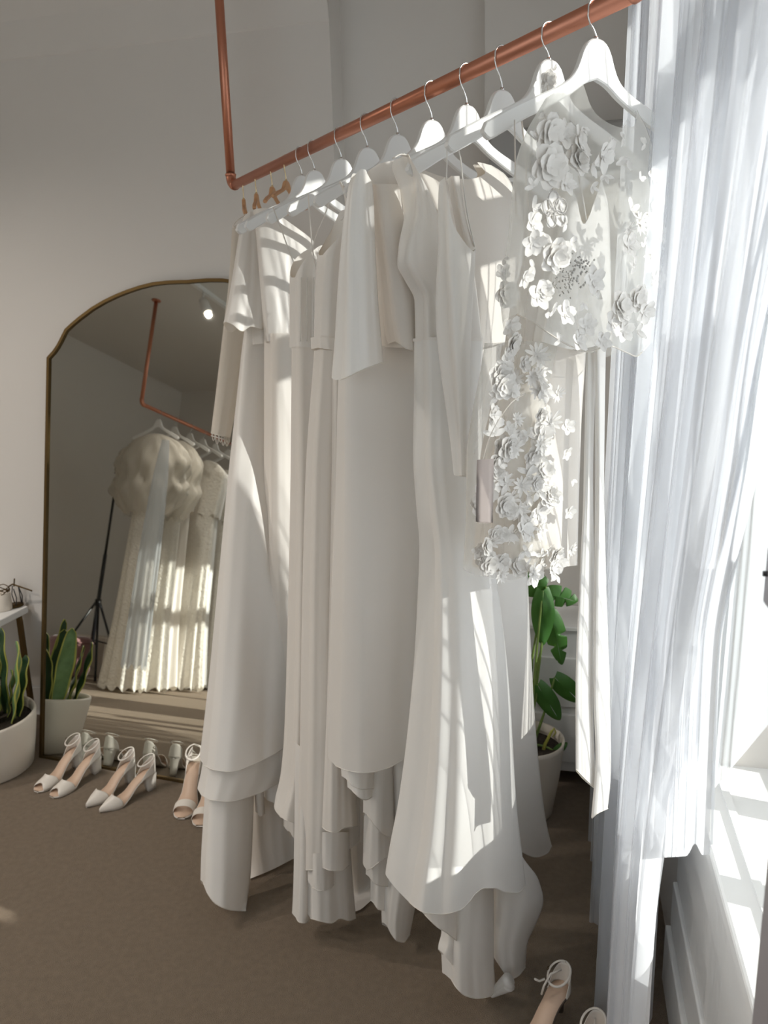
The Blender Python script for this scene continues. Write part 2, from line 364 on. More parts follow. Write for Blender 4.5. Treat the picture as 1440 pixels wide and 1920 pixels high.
# ------------------------------------------------------------------ garments
NRM = -RD     # towards the near end of the rail
HG = [s + .018 for s in HS]
def plane_pt(px, py, s, off=0.0):
    return on_plane(px, py, rp(s-.018)+NRM*off, RD)
def sheet(name, parent, m, S, top, bot, L, R, thick=.03, folds=(), nu=44, nv=46, closed=True, gv=1.2, rnd=.002, seed=0, off=0.0, pw=.5, curl=0.0, label=None, seam=False):
    rs = np.random.RandomState(seed+3)
    us = np.linspace(0, 1, nu); vs = np.linspace(0, 1, nv)
    Uu, Vv = np.meshgrid(us, vs)
    T = interp(top, Uu); B = interp(bot, Uu); PY = T+(B-T)*Vv
    PX = interp(L, PY) + (interp(R, PY)-interp(L, PY))*Uu
    Sv = interp(S, PY) if isinstance(S, (list, tuple)) else np.full_like(PY, S)
    Th = interp(thick, PY) if isinstance(thick, (list, tuple)) else np.full_like(PY, thick)
    prof = np.clip(1-(2*Uu-1)**2, 0, 1)**pw*Th
    ym = float(PY[-1].mean()); wpx = float(interp(R, ym)-interp(L, ym)); W_ = wpx/FPX*(1.5+float(Sv[-1].mean())*.9); rnd = min(rnd*.7, W_*.006)
    fo = np.zeros_like(PY)
    for (u0, wd, amp, *rest) in folds:
        lean = rest[0] if rest else 0.0; g_ = rest[1] if len(rest) > 1 else gv
        amp = math.copysign(min(abs(amp), .30*wd*W_), amp)
        fo += amp*np.exp(-((Uu-u0-lean*Vv)/wd)**2)*(Vv**g_)
    for k in range(4):
        f = rs.uniform(1.5, 5); ph = rs.uniform(0, 6.28); l = rs.uniform(-.5, .5)
        fo += rnd*np.sin(2*PI*(f*Uu+l*Vv)+ph)*(.25+.75*Vv)
    o_ = parent.location
    loc = np.array([o_.x, o_.y, o_.z])
    edge = np.clip(np.minimum(Uu, 1-Uu)*8, 0, 1)
    def pts(sign):
        P = np.zeros((nv, nu, 3))
        for i in range(nv):
            for j in range(nu):
                df = off + prof[i, j] + fo[i, j]*edge[i, j]
                c = plane_pt(PX[i, j], PY[i, j], Sv[i, j], df)
                if c[2] < .008: c = at_z(PX[i, j], PY[i, j], .008)
                if sign < 0: c = c - NRM*(2*prof[i, j] + 1.5*fo[i, j]*edge[i, j]); c[2] = max(c[2]-.002, .004)
                P[i, j] = c - loc
        return P
    g = G(); F_ = pts(1)
    if closed:
        Bk = pts(-1)
        ring = np.concatenate([F_, Bk[:, ::-1][:, 1:-1]], axis=1); g.grid(ring, wrap=True)
    else: g.grid(F_)
    o = g.build(name, m, parent)
    if label: o['label'] = label
    if seam:
        g = G(); g.tube(F_[-1], .0011, 5, cap=False); h = g.build('hem_stitching', M['seam'], o)
    return o
def strap(parent, m, pts, s, r=.0032, name='strap', flat=.35):
    loc = np.array(parent.location); out = []
    S = s if isinstance(s, (list, tuple)) else [s]*len(pts)
    P = [plane_pt(x, y, ss)-loc for (x, y), ss in zip(pts, S)]
    P = np.array(P); k = np.arange(len(P)); kk = np.linspace(0, len(P)-1, 24)
    Q = np.stack([interp(list(zip(k, P[:, a])), kk) for a in range(3)], 1)
    g = G(); g.tube(Q, r, 8, flat=flat); return g.build(name, m, parent)
GRP = 'wedding dresses on the copper rail'
def garment(i, name, label, cat='dress', dz=0):
    return thing(name, label, cat, rp(HS[i], RZ-.1-dz), GRP)

# 0 sheer-sleeved dress
t = garment(0, 'sheer_sleeve_dress', 'far-left gown by the mirror with a long sheer sleeve ending in a scalloped lace cuff')
S0 = [(400, HG[0]-.0), (800, 1.44), (1200, 1.30), (1645, 1.16)]
sheet('skirt', t, M['crepe'], S0, [(0, 440), (1, 440)], [(0, 1648), (.4, 1632), (1, 1600)], [(430, 455), (900, 462), (1300, 455), (1560, 452), (1648, 468)], [(430, 500), (900, 548), (1300, 556), (1648, 572)], [(440, .02), (1600, .07)], [(.3, .08, .012), (.62, .1, .014)], seed=1)
sl = sheet('sleeve', t, M['chiffon'], [(400, HG[0]-.02), (830, 1.42)], [(0, 428), (.5, 418), (1, 425)], [(0, 812), (1, 822)], [(418, 437), (520, 431), (600, 422), (700, 411), (830, 397)], [(418, 466), (600, 468), (660, 462), (830, 430)], [(420, .016), (830, .03)], [(.3, .1, .01), (.7, .1, .008)], seed=2)
g = G(); loc = np.array(t.location)
for k in range(7):
    x0 = 397+k*4.6; pts = []
    for a in range(9):
        th = PI*a/8; pts.append(plane_pt(x0+2.6-2.6*math.cos(th), 813+k*1.0+(13+5*(k % 2))*math.sin(th), 1.42) + NRM*(.02*math.sin(PI*k/6)+.004) - loc)
    g.tube(pts, .0016, 6)
for k in range(2): g.tube([plane_pt(396+q*2.9, 812+k*5+q*.8, 1.42)+NRM*(.03*math.sin(PI*q/11)) - loc for q in range(12)], .002, 6)
g.build('lace_cuff', M['lace'], t)
strap(t, M['crepe'], [(443, 434), (437, 425), (447, 412), (462, 402)], HG[0]-.03, .006, 'shoulder_loop')

# 1 cape dress
t = garment(1, 'cape_dress', 'ivory gown with a layered flutter cape over its bodice, left front of the row')
S1 = [(380, HG[1]-.06), (640, 1.36), (1000, 1.22), (1445, 1.08), (1705, 1.005)]
sheet('skirt', t, M['satin'], S1, [(0, 600), (1, 600)], [(0, 1436), (.12, 1444), (.3, 1447), (.6, 1430), (.85, 1408), (1, 1394)], [(600, 463), (650, 456), (720, 449), (900, 431), (1100, 414), (1300, 397), (1447, 382)], [(600, 553), (900, 554), (1200, 553), (1447, 547)], [(600, .03), (1445, .085)], [(.3, .13, .022, -.04), (.62, .07, -.022, .05), (.85, .09, .018)], seed=4, nu=60, seam=True)
sheet('underskirt', t, M['satin'], [(600, 1.42), (1445, 1.10), (1705, 1.02)], [(0, 1250), (1, 1250)], [(0, 1490), (.15, 1500), (.4, 1503), (.75, 1488), (1, 1462)], [(1250, 405), (1440, 386), (1503, 374)], [(1250, 520), (1440, 540), (1503, 512)], .07, [(.35, .1, .012), (.7, .1, -.012)], seed=5, seam=True)
sheet('lining', t, M['satin'], [(600, 1.42), (1445, 1.13), (1705, 1.01)], [(0, 1300), (1, 1300)], [(0, 1655), (.1, 1675), (.3, 1695), (.7, 1707), (1, 1708)], [(1300, 400), (1500, 389), (1640, 381), (1708, 380)], [(1300, 480), (1500, 476), (1640, 470), (1708, 461)], .05, [(.45, .14, .01)], seed=6, seam=True)
sheet('hem_fold', t, M['satin'], 1.10, [(0, 1370), (1, 1370)], [(0, 1440), (.5, 1467), (1, 1469)], [(1370, 468), (1440, 470), (1469, 498)], [(1370, 545), (1440, 538), (1469, 531)], .035, [(.5, .2, .01)], seed=7, nu=24, nv=20)
sheet('under_cape', t, M['satin'], [(380, HG[1]-.07), (650, 1.34)], [(0, 420), (1, 420)], [(0, 646), (.5, 643), (1, 634)], [(420, 470), (646, 473)], [(420, 540), (646, 557)], .05, [(.4, .15, .01)], seed=8)
sheet('cape', t, M['satin'], [(380, HG[1]-.09), (620, 1.31)], [(0, 404), (.2, 396), (.45, 398), (.7, 410), (1, 440)], [(0, 603), (.12, 608), (.3, 621), (.42, 612), (.6, 617), (.85, 619), (1, 612)], [(396, 462), (430, 452), (500, 441), (570, 430), (621, 419)], [(396, 490), (440, 512), (520, 530), (621, 538)], [(396, .02), (620, .05)], [(.36, .05, -.022, -.02, .6), (.62, .12, .02, 0, .6), (.15, .1, .012)], seed=9, nu=60, seam=True)
sheet('cape_sleeve', t, M['satin'], [(380, HG[1]-.05), (620, 1.36)], [(0, 408), (.5, 400), (1, 450)], [(0, 600), (1, 594)], [(400, 480), (600, 500)], [(400, 505), (500, 548), (600, 556)], [(400, .015), (620, .04)], [(.5, .2, .015, 0, .6)], seed=10, seam=True)

# 2 slant-neck gown
t = garment(2, 'slant_neck_gown', 'ivory gown with a slanting neckline hanging between the cape dress and the strapless dress')
S2 = [(390, HG[2]-.05), (700, 1.22), (1540, 1.10)]
sheet('bodice', t, M['satin'], S2, [(0, 392), (.3, 390), (.5, 392), (1, 452)], [(0, 640), (1, 640)], [(390, 478), (640, 500)], [(390, 535), (455, 588), (500, 572), (640, 560)], .03, [(.5, .1, .012, .2, .7)], seed=11)
sheet('skirt', t, M['crepe'], S2, [(0, 625), (1, 625)], [(0, 1500), (.5, 1512), (1, 1505)], [(625, 505), (1512, 500)], [(625, 562), (1000, 570), (1512, 575)], .05, [(.3, .1, .015), (.7, .1, .02)], seed=12)
sheet('hem_tail', t, M['crepe'], 1.10, [(0, 1430), (1, 1430)], [(0, 1524), (.4, 1531), (1, 1526)], [(1430, 476), (1531, 482)], [(1430, 492), (1531, 497)], .015, seed=13, nu=16, nv=14)
# 6 single strap gown
t = garment(6, 'thin_strap_gown', 'slim gown hanging by one visible thin strap, behind the strapless dress')
sheet('skirt', t, M['crepe'], [(480, HG[6]+.05), (1540, .96)], [(0, 500), (1, 520)], [(0, 1560), (.5, 1575), (1, 1580)], [(500, 566), (800, 560), (1400, 548), (1580, 540)], [(500, 590), (800, 596), (1580, 580)], .04, [(.5, .2, .01)], seed=14)
strap(t, M['crepe'], [(512, 388), (524, 420), (540, 465), (556, 505)], HG[6]-.02, .0045)
strap(t, M['crepe'], [(630, 345), (610, 400), (590, 450), (580, 505)], HG[6]+.03, .0035)
# 8 strapless
t = garment(8, 'sweetheart_dress', 'narrow sweetheart-topped gown with a boned bodice and long thin loops, centre left')
SB = [(450, HG[8]+.08), (800, .76), (1543, .88)]
sheet('bodice', t, M['satin'], SB, [(0, 520), (.2, 495), (.5, 470), (.75, 460), (1, 461)], [(0, 650), (1, 652)], [(460, 560), (520, 553), (650, 554)], [(460, 618), (520, 606), (650, 600)], .035, [(.25, .05, .006, 0, .2), (.7, .05, -.006, 0, .2)], seed=15)
sheet('skirt', t, M['crepe'], SB, [(0, 645), (1, 645)], [(0, 1531), (.25, 1539), (.5, 1543), (1, 1543)], [(645, 555), (900, 556), (1200, 553), (1400, 548), (1480, 540), (1531, 525)], [(645, 600), (900, 594), (1200, 590), (1543, 584)], [(645, .03), (1500, .05)], [(.2, .06, .014), (.5, .06, -.012), (.75, .06, .016)], seed=16, seam=True)
sheet('hem_tail', t, M['crepe'], .90, [(0, 1500), (1, 1500)], [(0, 1560), (.5, 1580), (1, 1581)], [(1500, 540), (1581, 545)], [(1500, 572), (1581, 570)], .02, seed=17, nu=16, nv=12)
strap(t, M['satin'], [(578, 365), (581, 410), (585, 460), (593, 505)], HG[8]+.03, .0042)
g = G(); loc = np.array(t.location)
for x in (565, 577, 589):
    g.tube([plane_pt(x+(y-500)*-.012, y, float(interp(SB, y)), .037)-loc for y in range(520, 650, 10)], .0012, 6)
g.build('boning', M['seam'], t)
# 9 wrap front
t = garment(9, 'wrap_dress', 'gown with a crossed wrap front and flat waistband, many hem layers, centre of the row')
SCc = [(380, HG[9]+.04), (660, .60), (1200, .70), (1730, .80)]
sheet('bodice', t, M['satin'], SCc, [(0, 478), (.3, 440), (.6, 405), (.8, 385), (1, 385)], [(0, 640), (1, 648)], [(385, 652), (405, 645), (440, 625), (480, 605), (640, 597)], [(385, 668), (500, 672), (648, 668)], .035, [(.35, .07, -.012, .55, .3), (.5, .07, .012, .55, .3)], seed=18)
sheet('waistband', t, M['satin'], SCc, [(0, 630), (1, 640)], [(0, 652), (1, 664)], [(630, 595), (664, 596)], [(630, 668), (664, 668)], .042, seed=19, nv=8)
sheet('skirt', t, M['crepe'], SCc, [(0, 655), (1, 660)], [(0, 1632), (.25, 1629), (.45, 1618), (.7, 1600), (1, 1578)], [(655, 599), (900, 584), (1200, 579), (1450, 576), (1632, 572)], [(655, 668), (1200, 668), (1400, 676), (1632, 674)], [(655, .035), (1600, .07)], [(.12, .05, .014), (.32, .05, -.014), (.55, .05, .014), (.8, .08, -.012)], seed=20, nu=60, seam=True)
sheet('skirt_drape', t, M['crepe'], [(600, .57), (1200, .66), (1560, .71)], [(0, 700), (1, 700)], [(0, 1550), (.15, 1558), (.4, 1561), (.6, 1552), (1, 1549)], [(700, 622), (1000, 618), (1300, 612), (1561, 603)], [(700, 650), (1000, 652), (1300, 660), (1561, 672)], [(700, .03), (1560, .055)], [(.3, .12, .012), (.7, .1, -.012)], seed=21, seam=True)
sheet('lining', t, M['satin'], .765, [(0, 1450), (1, 1450)], [(0, 1722), (.25, 1728), (.45, 1731), (.65, 1722), (.85, 1726), (1, 1722)], [(1450, 585), (1730, 582)], [(1450, 650), (1600, 658), (1730, 668)], .04, [(.3, .12, .012), (.62, .06, -.016), (.85, .1, .014)], seed=22, seam=True)
sheet('hem_tail', t, M['satin'], .80, [(0, 1400), (1, 1400)], [(0, 1722), (.2, 1729), (.6, 1731), (1, 1722)], [(1400, 563), (1640, 559), (1700, 557), (1731, 555)], [(1400, 586), (1640, 584), (1731, 583)], .028, [(.5, .2, .005)], seed=23, nu=24, seam=True)
sheet('hem_scallop', t, M['satin'], .725, [(0, 1560), (1, 1560)], [(0, 1625), (.3, 1632), (.7, 1633), (1, 1622)], [(1560, 600), (1633, 603)], [(1560, 656), (1633, 655)], .04, seed=24, nu=24, nv=14, seam=True)
sheet('hem_scallop', t, M['satin'], .745, [(0, 1600), (1, 1600)], [(0, 1664), (.3, 1670), (.7, 1668), (1, 1655)], [(1600, 584), (1670, 586)], [(1600, 630), (1670, 629)], .035, seed=25, nu=24, nv=14, seam=True)
sheet('train', t, M['crepe'], .90, [(0, 1400), (1, 1400)], [(0, 1712), (.5, 1706), (1, 1690)], [(1400, 630), (1712, 655)], [(1400, 700), (1600, 698), (1700, 694)], .05, [(.4, .15, .015), (.8, .1, -.01)], seed=26)
strap(t, M['satin'], [(637, 340), (646, 362), (650, 392), (640, 412)], HG[9]+.01, .004)
strap(t, M['satin'], [(637, 340), (652, 360), (662, 385), (664, 400)], HG[9]+.03, .004)

# 10 boat-neck with flared sleeves
t = garment(10, 'boat_neck_dress', 'wide boat-necked gown with an elbow-length flared sleeve, middle of the row')
SD = [(300, HG[10]), (660, .43), (1100, .50), (1450, .575), (1610, .60), (1765, .63)]
sheet('bodice', t, M['crepe'], [(300, HG[10]-.01), (660, .40)], [(0, 322), (.12, 306), (.3, 300), (.42, 318), (.55, 332), (.7, 336), (.86, 325), (.93, 304), (1, 310)], [(0, 650), (.3, 655), (.45, 660), (.7, 656), (1, 640)], [(300, 686), (400, 700), (500, 708), (600, 713), (660, 716)], [(300, 905), (330, 950), (400, 980), (500, 982), (660, 950)], [(300, .012), (400, .04), (660, .05)], [(.12, .05, .014, .05, .3), (.32, .06, -.012, .05, .3), (.5, .08, .01, 0, .4)], nu=64, seed=27)
sheet('skirt', t, M['satin'], SD, [(0, 650), (1, 640)], [(0, 1436), (.06, 1445), (.15, 1449), (.25, 1441), (.35, 1420), (.43, 1405), (.6, 1440), (.75, 1540), (.85, 1596), (.92, 1607), (.97, 1600), (1, 1586)], [(650, 645), (750, 641), (900, 640), (1100, 636), (1300, 632), (1449, 629)], [(650, 950), (900, 985), (1090, 990), (1300, 1000), (1450, 1012), (1540, 1024), (1600, 1038)], [(650, .05), (1450, .10), (1600, .08)], [(.12, .07, .022, .02), (.28, .07, -.02, .06), (.4, .06, .016), (.85, .06, .015), (.7, .08, -.015)], nu=90, nv=60, seed=28, seam=True)
slv = sheet('flared_sleeve', t, M['satin2'], [(310, HG[10]-.07), (720, .34)], [(0, 330), (.4, 317), (.7, 318), (1, 340)], [(0, 712), (.15, 707), (.4, 697), (.7, 687), (1, 679)], [(317, 668), (345, 659), (420, 651), (520, 646), (640, 643), (712, 639)], [(317, 692), (360, 700), (440, 703), (560, 709), (679, 719)], [(320, .014), (700, .042)], [(.55, .12, .014, 0, .5), (.82, .06, -.008, 0, .5)], seed=29, seam=True)
sheet('sleeve', t, M['crepe'], [(310, HG[10]-.04), (660, .36)], [(0, 345), (1, 345)], [(0, 640), (.4, 655), (1, 658)], [(345, 698), (500, 722), (640, 742), (658, 748)], [(345, 764), (500, 780), (600, 795), (658, 795)], [(345, .02), (660, .035)], [(.4, .15, .012, .2, .4)], seed=30, seam=True)
sheet('neck_label', t, M['satin2'], HG[10]+.04, [(0, 331), (1, 332)], [(0, 352), (1, 353)], [(330, 818), (353, 818)], [(330, 829), (353, 829)], .002, nu=6, nv=6, rnd=0, closed=False)
sheet('hem_fold', t, M['satin2'], .585, [(0, 1400), (1, 1400)], [(0, 1462), (.2, 1474), (.55, 1480), (1, 1479)], [(1400, 645), (1480, 652)], [(1400, 704), (1480, 701)], .035, seed=31, nu=24, nv=14, seam=True)
sheet('hem_fold', t, M['satin2'], .595, [(0, 1420), (1, 1420)], [(0, 1483), (.3, 1495), (.6, 1500), (1, 1492)], [(1420, 655), (1500, 662)], [(1420, 702), (1500, 701)], .03, seed=32, nu=24, nv=14, seam=True)
sheet('train', t, M['satin'], .60, [(0, 1380), (1, 1380)], [(0, 1528), (.3, 1550), (.6, 1566), (1, 1573)], [(1380, 705), (1500, 690), (1570, 688)], [(1380, 738), (1500, 739), (1573, 742)], .03, [(.5, .2, .01)], seed=33, nu=24, seam=True)
sheet('train', t, M['satin'], .615, [(0, 1450), (1, 1450)], [(0, 1632), (.15, 1628), (.5, 1613), (1, 1600)], [(1450, 700), (1560, 690), (1632, 688)], [(1450, 738), (1600, 742)], .03, [(.4, .12, .012), (.8, .1, -.01)], seed=34, nu=24, seam=True)
sheet('train', t, M['satin'], .635, [(0, 1540), (1, 1540)], [(0, 1645), (.2, 1656), (.6, 1662), (1, 1662)], [(1540, 694), (1662, 693)], [(1540, 735), (1662, 735)], .026, seed=35, nu=24, nv=20, seam=True)
sheet('train', t, M['satin'], .645, [(0, 1600), (1, 1600)], [(0, 1694), (.3, 1705), (.7, 1707), (1, 1702)], [(1600, 702), (1707, 701)], [(1600, 731), (1707, 730)], .022, seed=36, nu=24, nv=20, seam=True)
sheet('train', t, M['satin'], [(1300, .57), (1765, .62)], [(0, 1300), (1, 1300)], [(0, 1736), (.15, 1752), (.4, 1764), (.75, 1767), (1, 1752)], [(1300, 735), (1500, 741), (1640, 735), (1700, 728), (1730, 726), (1767, 730)], [(1300, 810), (1500, 800), (1640, 792), (1700, 779), (1767, 766)], .035, [(.35, .1, .01), (.7, .1, -.012)], seed=37, seam=True)

# 11 V-neck trumpet dress
t = garment(11, 'trumpet_dress', 'satin V-neck gown with a trumpet skirt and long folded train, largest at centre right')
SE = [(280, HG[11]), (640, HG[11]+.01), (1100, .31), (1700, .335), (1870, .35)]
sheet('bodice', t, M['satin'], SE, [(0, 288), (.1, 288), (.25, 300), (.5, 345), (.75, 420), (1, 470)], [(0, 636), (1, 640)], [(288, 764), (340, 774), (390, 777), (455, 761), (490, 757), (520, 772), (560, 792), (640, 793)], [(288, 775), (345, 820), (420, 850), (470, 880), (640, 905)], .035, [(.2, .06, -.01, 0, .3), (.45, .12, .014, .05, .3), (.35, .04, -.01, .3, .5)], nu=56, seed=38)
sheet('skirt', t, M['satin2'], SE, [(0, 634), (1, 636)], [(0, 1692), (.06, 1702), (.14, 1711), (.28, 1714), (.42, 1707), (.5, 1692), (.56, 1675), (.64, 1665), (.72, 1665), (.82, 1673), (.92, 1674), (1, 1660)], [(634, 793), (720, 795), (850, 796), (950, 805), (1050, 815), (1200, 813), (1400, 804), (1550, 790), (1640, 775), (1714, 764)], [(634, 905), (900, 906), (1000, 918), (1090, 932), (1300, 956), (1500, 968), (1600, 979), (1714, 993)], [(634, .04), (900, .05), (1200, .07), (1700, .11)], [(.08, .06, .012), (.22, .07, -.014, .02), (.42, .09, .024, -.05), (.62, .07, -.03, .02, 2.2), (.82, .08, .02)], nu=90, nv=70, seed=39, seam=True)
sheet('waist_seam', t, M['satin'], SE, [(0, 632), (1, 634)], [(0, 638), (1, 640)], [(630, 792), (640, 792)], [(630, 906), (640, 906)], .043, nu=40, nv=4, rnd=0)
sheet('train', t, M['satin'], [(1500, .36), (1872, .345)], [(0, 1560), (1, 1560)], [(0, 1838), (.1, 1852), (.3, 1867), (.55, 1872), (.85, 1868), (1, 1855)], [(1560, 866), (1650, 858), (1720, 850), (1800, 846), (1872, 848)], [(1560, 920), (1700, 926), (1800, 926), (1872, 932)], .045, [(.2, .08, .012), (.5, .12, -.016), (.8, .1, .008)], seed=40, seam=True)
sheet('train', t, M['satin'], [(1500, .40), (1872, .375)], [(0, 1560), (1, 1560)], [(0, 1788), (.12, 1806), (.3, 1828), (.5, 1835), (.75, 1830), (1, 1814)], [(1560, 925), (1780, 922), (1834, 935)], [(1560, 955), (1610, 982), (1650, 1010), (1690, 1019), (1735, 1004), (1770, 989), (1834, 984)], .05, [(.2, .07, .016), (.45, .1, -.014), (.75, .1, .01)], seed=41, seam=True)
sheet('hem_fold', t, M['satin'], .345, [(0, 1640), (1, 1640)], [(0, 1716), (.3, 1738), (.6, 1750), (1, 1768)], [(1640, 790), (1716, 797), (1768, 812)], [(1640, 862), (1768, 860)], .04, [(.5, .08, .012)], seed=42, nu=30, nv=20, seam=True)
sheet('hem_fold', t, M['satin'], .35, [(0, 1730), (1, 1730)], [(0, 1786), (.5, 1812), (1, 1836)], [(1730, 838), (1765, 836), (1790, 829), (1836, 842)], [(1730, 866), (1836, 868)], .02, seed=43, nu=16, nv=16)
g = G(); loc = np.array(t.location)
for k in range(2):
    pts = [plane_pt(922+q*3.2, 1862-q*2.2+k*7, .335-.004*q)-loc+ZZ*.004 for q in range(11)]
    g.tube(pts, [.006+.0012*q for q in range(11)], 12)
g.build('rolled_hem', M['satin'], t)
strap(t, M['satin'], [(738, 296), (752, 290), (764, 292), (772, 320)], HG[11]-.015, .0045)
strap(t, M['satin'], [(755, 288), (768, 300), (775, 340), (779, 385)], HG[11]+.03, .0045)

# 12 satin slip top
t = garment(12, 'satin_slip', 'narrow satin slip top with thin straps, in front of the trumpet dress', 'slip top')
SF = [(280, HG[12]+.02), (900, .20)]
sheet('slip_body', t, M['satin2'], SF, [(0, 332), (.12, 336), (.3, 375), (.5, 425), (.75, 462), (.93, 471), (1, 466)], [(0, 892), (1, 894)], [(332, 834), (480, 835), (600, 840), (700, 848), (800, 857), (894, 862)], [(332, 842), (420, 868), (466, 892), (540, 888), (620, 884), (894, 880)], [(330, .012), (600, .03), (894, .014)], [(.35, .12, .012, -.1, .4), (.65, .07, -.01, 0, .3)], seed=44, seam=True)
sheet('armhole_facing', t, M['satin'], [(280, HG[12]+.05), (900, .22)], [(0, 330), (1, 330)], [(0, 465), (1, 472)], [(330, 846), (472, 872)], [(330, 862), (400, 872), (472, 893)], .01, seed=45, nu=20, nv=24)
strap(t, M['satin2'], [(838, 262), (838, 300), (837, 338)], HG[12]+.0, .003)
strap(t, M['satin2'], [(856, 262), (864, 300), (868, 340), (876, 400), (890, 462)], HG[12]+.045, .003)

# 13a flower dress (skirt) and 13b sheer cape
petal_meshes = []
def petal_grid(g, c, ax, ay, az, ang, ln, wd, cup, mi=0):
    n, m_ = 6, 5; P = np.zeros((n, m_, 3)); d = ax*math.cos(ang)+ay*math.sin(ang); e = -ax*math.sin(ang)+ay*math.cos(ang)
    for i in range(n):
        t_ = i/(n-1); w_ = wd*math.sin(PI*(.12+.80*t_))**.7
        for j in range(m_):
            q = (j/(m_-1)-.5)*2
            P[i, j] = c + d*ln*t_ + e*w_*q + az*(cup*.6*ln*(t_**1.6) + .25*w_*q*q - .10*ln*math.sin(t_*7+q*2)*.3)
    g.grid(P, mi)
def flower_mesh(kind, seed):
    rs = random.Random(seed); g = G(); X, Y, Z = np.eye(3)
    o0 = np.zeros(3)
    if kind == 'open':
        for k in range(5): petal_grid(g, o0, X, Y, Z, 2*PI*k/5+rs.uniform(-.15, .15), 1, .42, rs.uniform(.15, .5))
    elif kind == 'rose':
        for L_, (n, ln, cp) in enumerate([(6, 1, .15), (5, .72, .55), (4, .45, 1.1)]):
            for k in range(n): petal_grid(g, o0+Z*.03*L_, X, Y, Z, 2*PI*(k+L_*.4)/n+rs.uniform(-.15, .15), ln, .5*ln, cp+rs.uniform(-.1, .1))
    elif kind == 'daisy':
        for k in range(11): petal_grid(g, o0, X, Y, Z, 2*PI*k/11+rs.uniform(-.1, .1), rs.uniform(.8, 1.05), .14, rs.uniform(.1, .6))
    elif kind == 'leaf':
        for a in (0, .9, 2.4): petal_grid(g, o0, X, Y, Z, a+rs.uniform(-.3, .3), rs.uniform(.7, 1), .22, .15)
    elif kind == 'outline':
        for k in range(5):
            petal_grid(g, o0, X, Y, Z, 2*PI*k/5, .95, .42, .1)
            a = 2*PI*k/5; pts = []
            for q in range(15):
                th = PI*2*q/14; r_ = .55-.42*math.cos(th); s_ = .40*math.sin(th)
                pts.append((r_*math.cos(a)-s_*math.sin(a), r_*math.sin(a)+s_*math.cos(a), .10+.1*r_))
            g.tube(pts, .035, 6, mi=1)
    o = g.build('flower_'+kind, [M['petal'], M['thread']]); me = o.data; bpy.data.objects.remove(o); return me
FM = {k: [flower_mesh(k, i*7+j) for j in range(2)] for i, k in enumerate(['open', 'rose', 'daisy', 'leaf', 'outline'])}
rf = random.Random(11)
def flower(parent, px, py, s, size, kind, name='flower_applique', off=.045):
    me = rf.choice(FM[kind]); o = bpy.data.objects.new(name, me); COL.objects.link(o); o.parent = parent
    p = plane_pt(px, py, s, off) - np.array(parent.location)
    z = Vector(NRM*1.0 + np.array([rf.uniform(-.35, .35), rf.uniform(-.35, .35), rf.uniform(-.35, .35)])).normalized()
    x = Vector((0, 0, 1)).cross(z).normalized(); y = z.cross(x); a = rf.uniform(0, 6.28)
    x2 = x*math.cos(a)+y*math.sin(a); y2 = z.cross(x2)
    Zc = 1.2+abs(s); k = size/FPX*1.35
    o.matrix_basis = Matrix(((x2[0]*k, y2[0]*k, z[0]*k, p[0]), (x2[1]*k, y2[1]*k, z[1]*k, p[1]), (x2[2]*k, y2[2]*k, z[2]*k, p[2]), (0, 0, 0, 1)))
    return o
t = garment(13, 'flower_dress', 'short dress covered in cloth flowers, nearly hidden at the top by the sheer cape')
SG = [(230, .075), (640, .10), (1090, .12)]
sheet('bodice', t, M['crepe'], SG, [(0, 420), (.3, 400), (.5, 430), (.7, 400), (1, 410)], [(0, 660), (1, 655)], [(400, 1010), (500, 995), (560, 975), (660, 962)], [(400, 1128), (520, 1130), (660, 1100)], .035, [(.3, .1, .01), (.7, .1, .01)], seed=50)
sheet('skirt', t, M['crepe'], SG, [(0, 645), (1, 645)], [(0, 1070), (.3, 1076), (.6, 1068), (1, 1060)], [(645, 958), (700, 950), (780, 935), (860, 920), (1000, 914), (1076, 908)], [(645, 1100), (800, 1090), (1076, 1082)], [(645, .035), (1070, .05)], [(.3, .1, .014), (.55, .06, -.014), (.8, .08, .014)], seed=51)
sheet('overlay', t, M['organza'], SG, [(0, 640), (1, 640)], [(0, 1080), (.4, 1088), (.7, 1070), (1, 1066)], [(640, 952), (700, 944), (780, 926), (860, 908), (1000, 904), (1088, 898)], [(640, 1060), (760, 1040), (900, 1052), (1088, 1052)], .055, [(.25, .07, .014), (.5, .06, -.012), (.75, .07, .012)], seed=52)
strap(t, M['crepe'], [(965, 225), (966, 300), (968, 400), (1000, 430)], .05, .003)
strap(t, M['crepe'], [(978, 222), (985, 300), (990, 380), (1010, 420)], .08, .003)
cols = ['open', 'rose', 'daisy', 'leaf']
for k in range(82):
    v = rf.random()**.75; py = 665+v*415
    l = float(interp([(645, 945), (780, 922), (860, 905), (1080, 895)], py)); r = float(interp([(645, 1010), (760, 1050), (1080, 1060)], py))
    flower(t, l+(r-l)*rf.random(), py, float(interp(SG, py)), rf.uniform(15, 27), rf.choice(cols), off=rf.uniform(.055, .068))
for x, y, sz, kd in [(945, 486, 13, 'leaf'), (942, 510, 15, 'open'), (950, 553, 24, 'rose'), (958, 612, 20, 'open'), (962, 645, 22, 'rose'), (952, 668, 18, 'open'), (925, 775, 18, 'open'), (1065, 800, 16, 'open'), (1062, 850, 14, 'open'), (1075, 900, 14, 'leaf'), (1068, 960, 15, 'open'), (1072, 1030, 16, 'daisy'), (918, 1060, 20, 'rose'), (940, 1078, 18, 'daisy'), (1000, 1075, 20, 'daisy'), (1035, 1068, 20, 'daisy'), (912, 1025, 18, 'rose')]:
    flower(t, x, y, .09, sz, kd)
flower(t, 1028, 150, .13, 17, 'rose', off=.0); flower(t, 1038, 132, .13, 11, 'leaf', off=0.0); flower(t, 1022, 168, .13, 11, 'open', off=0)
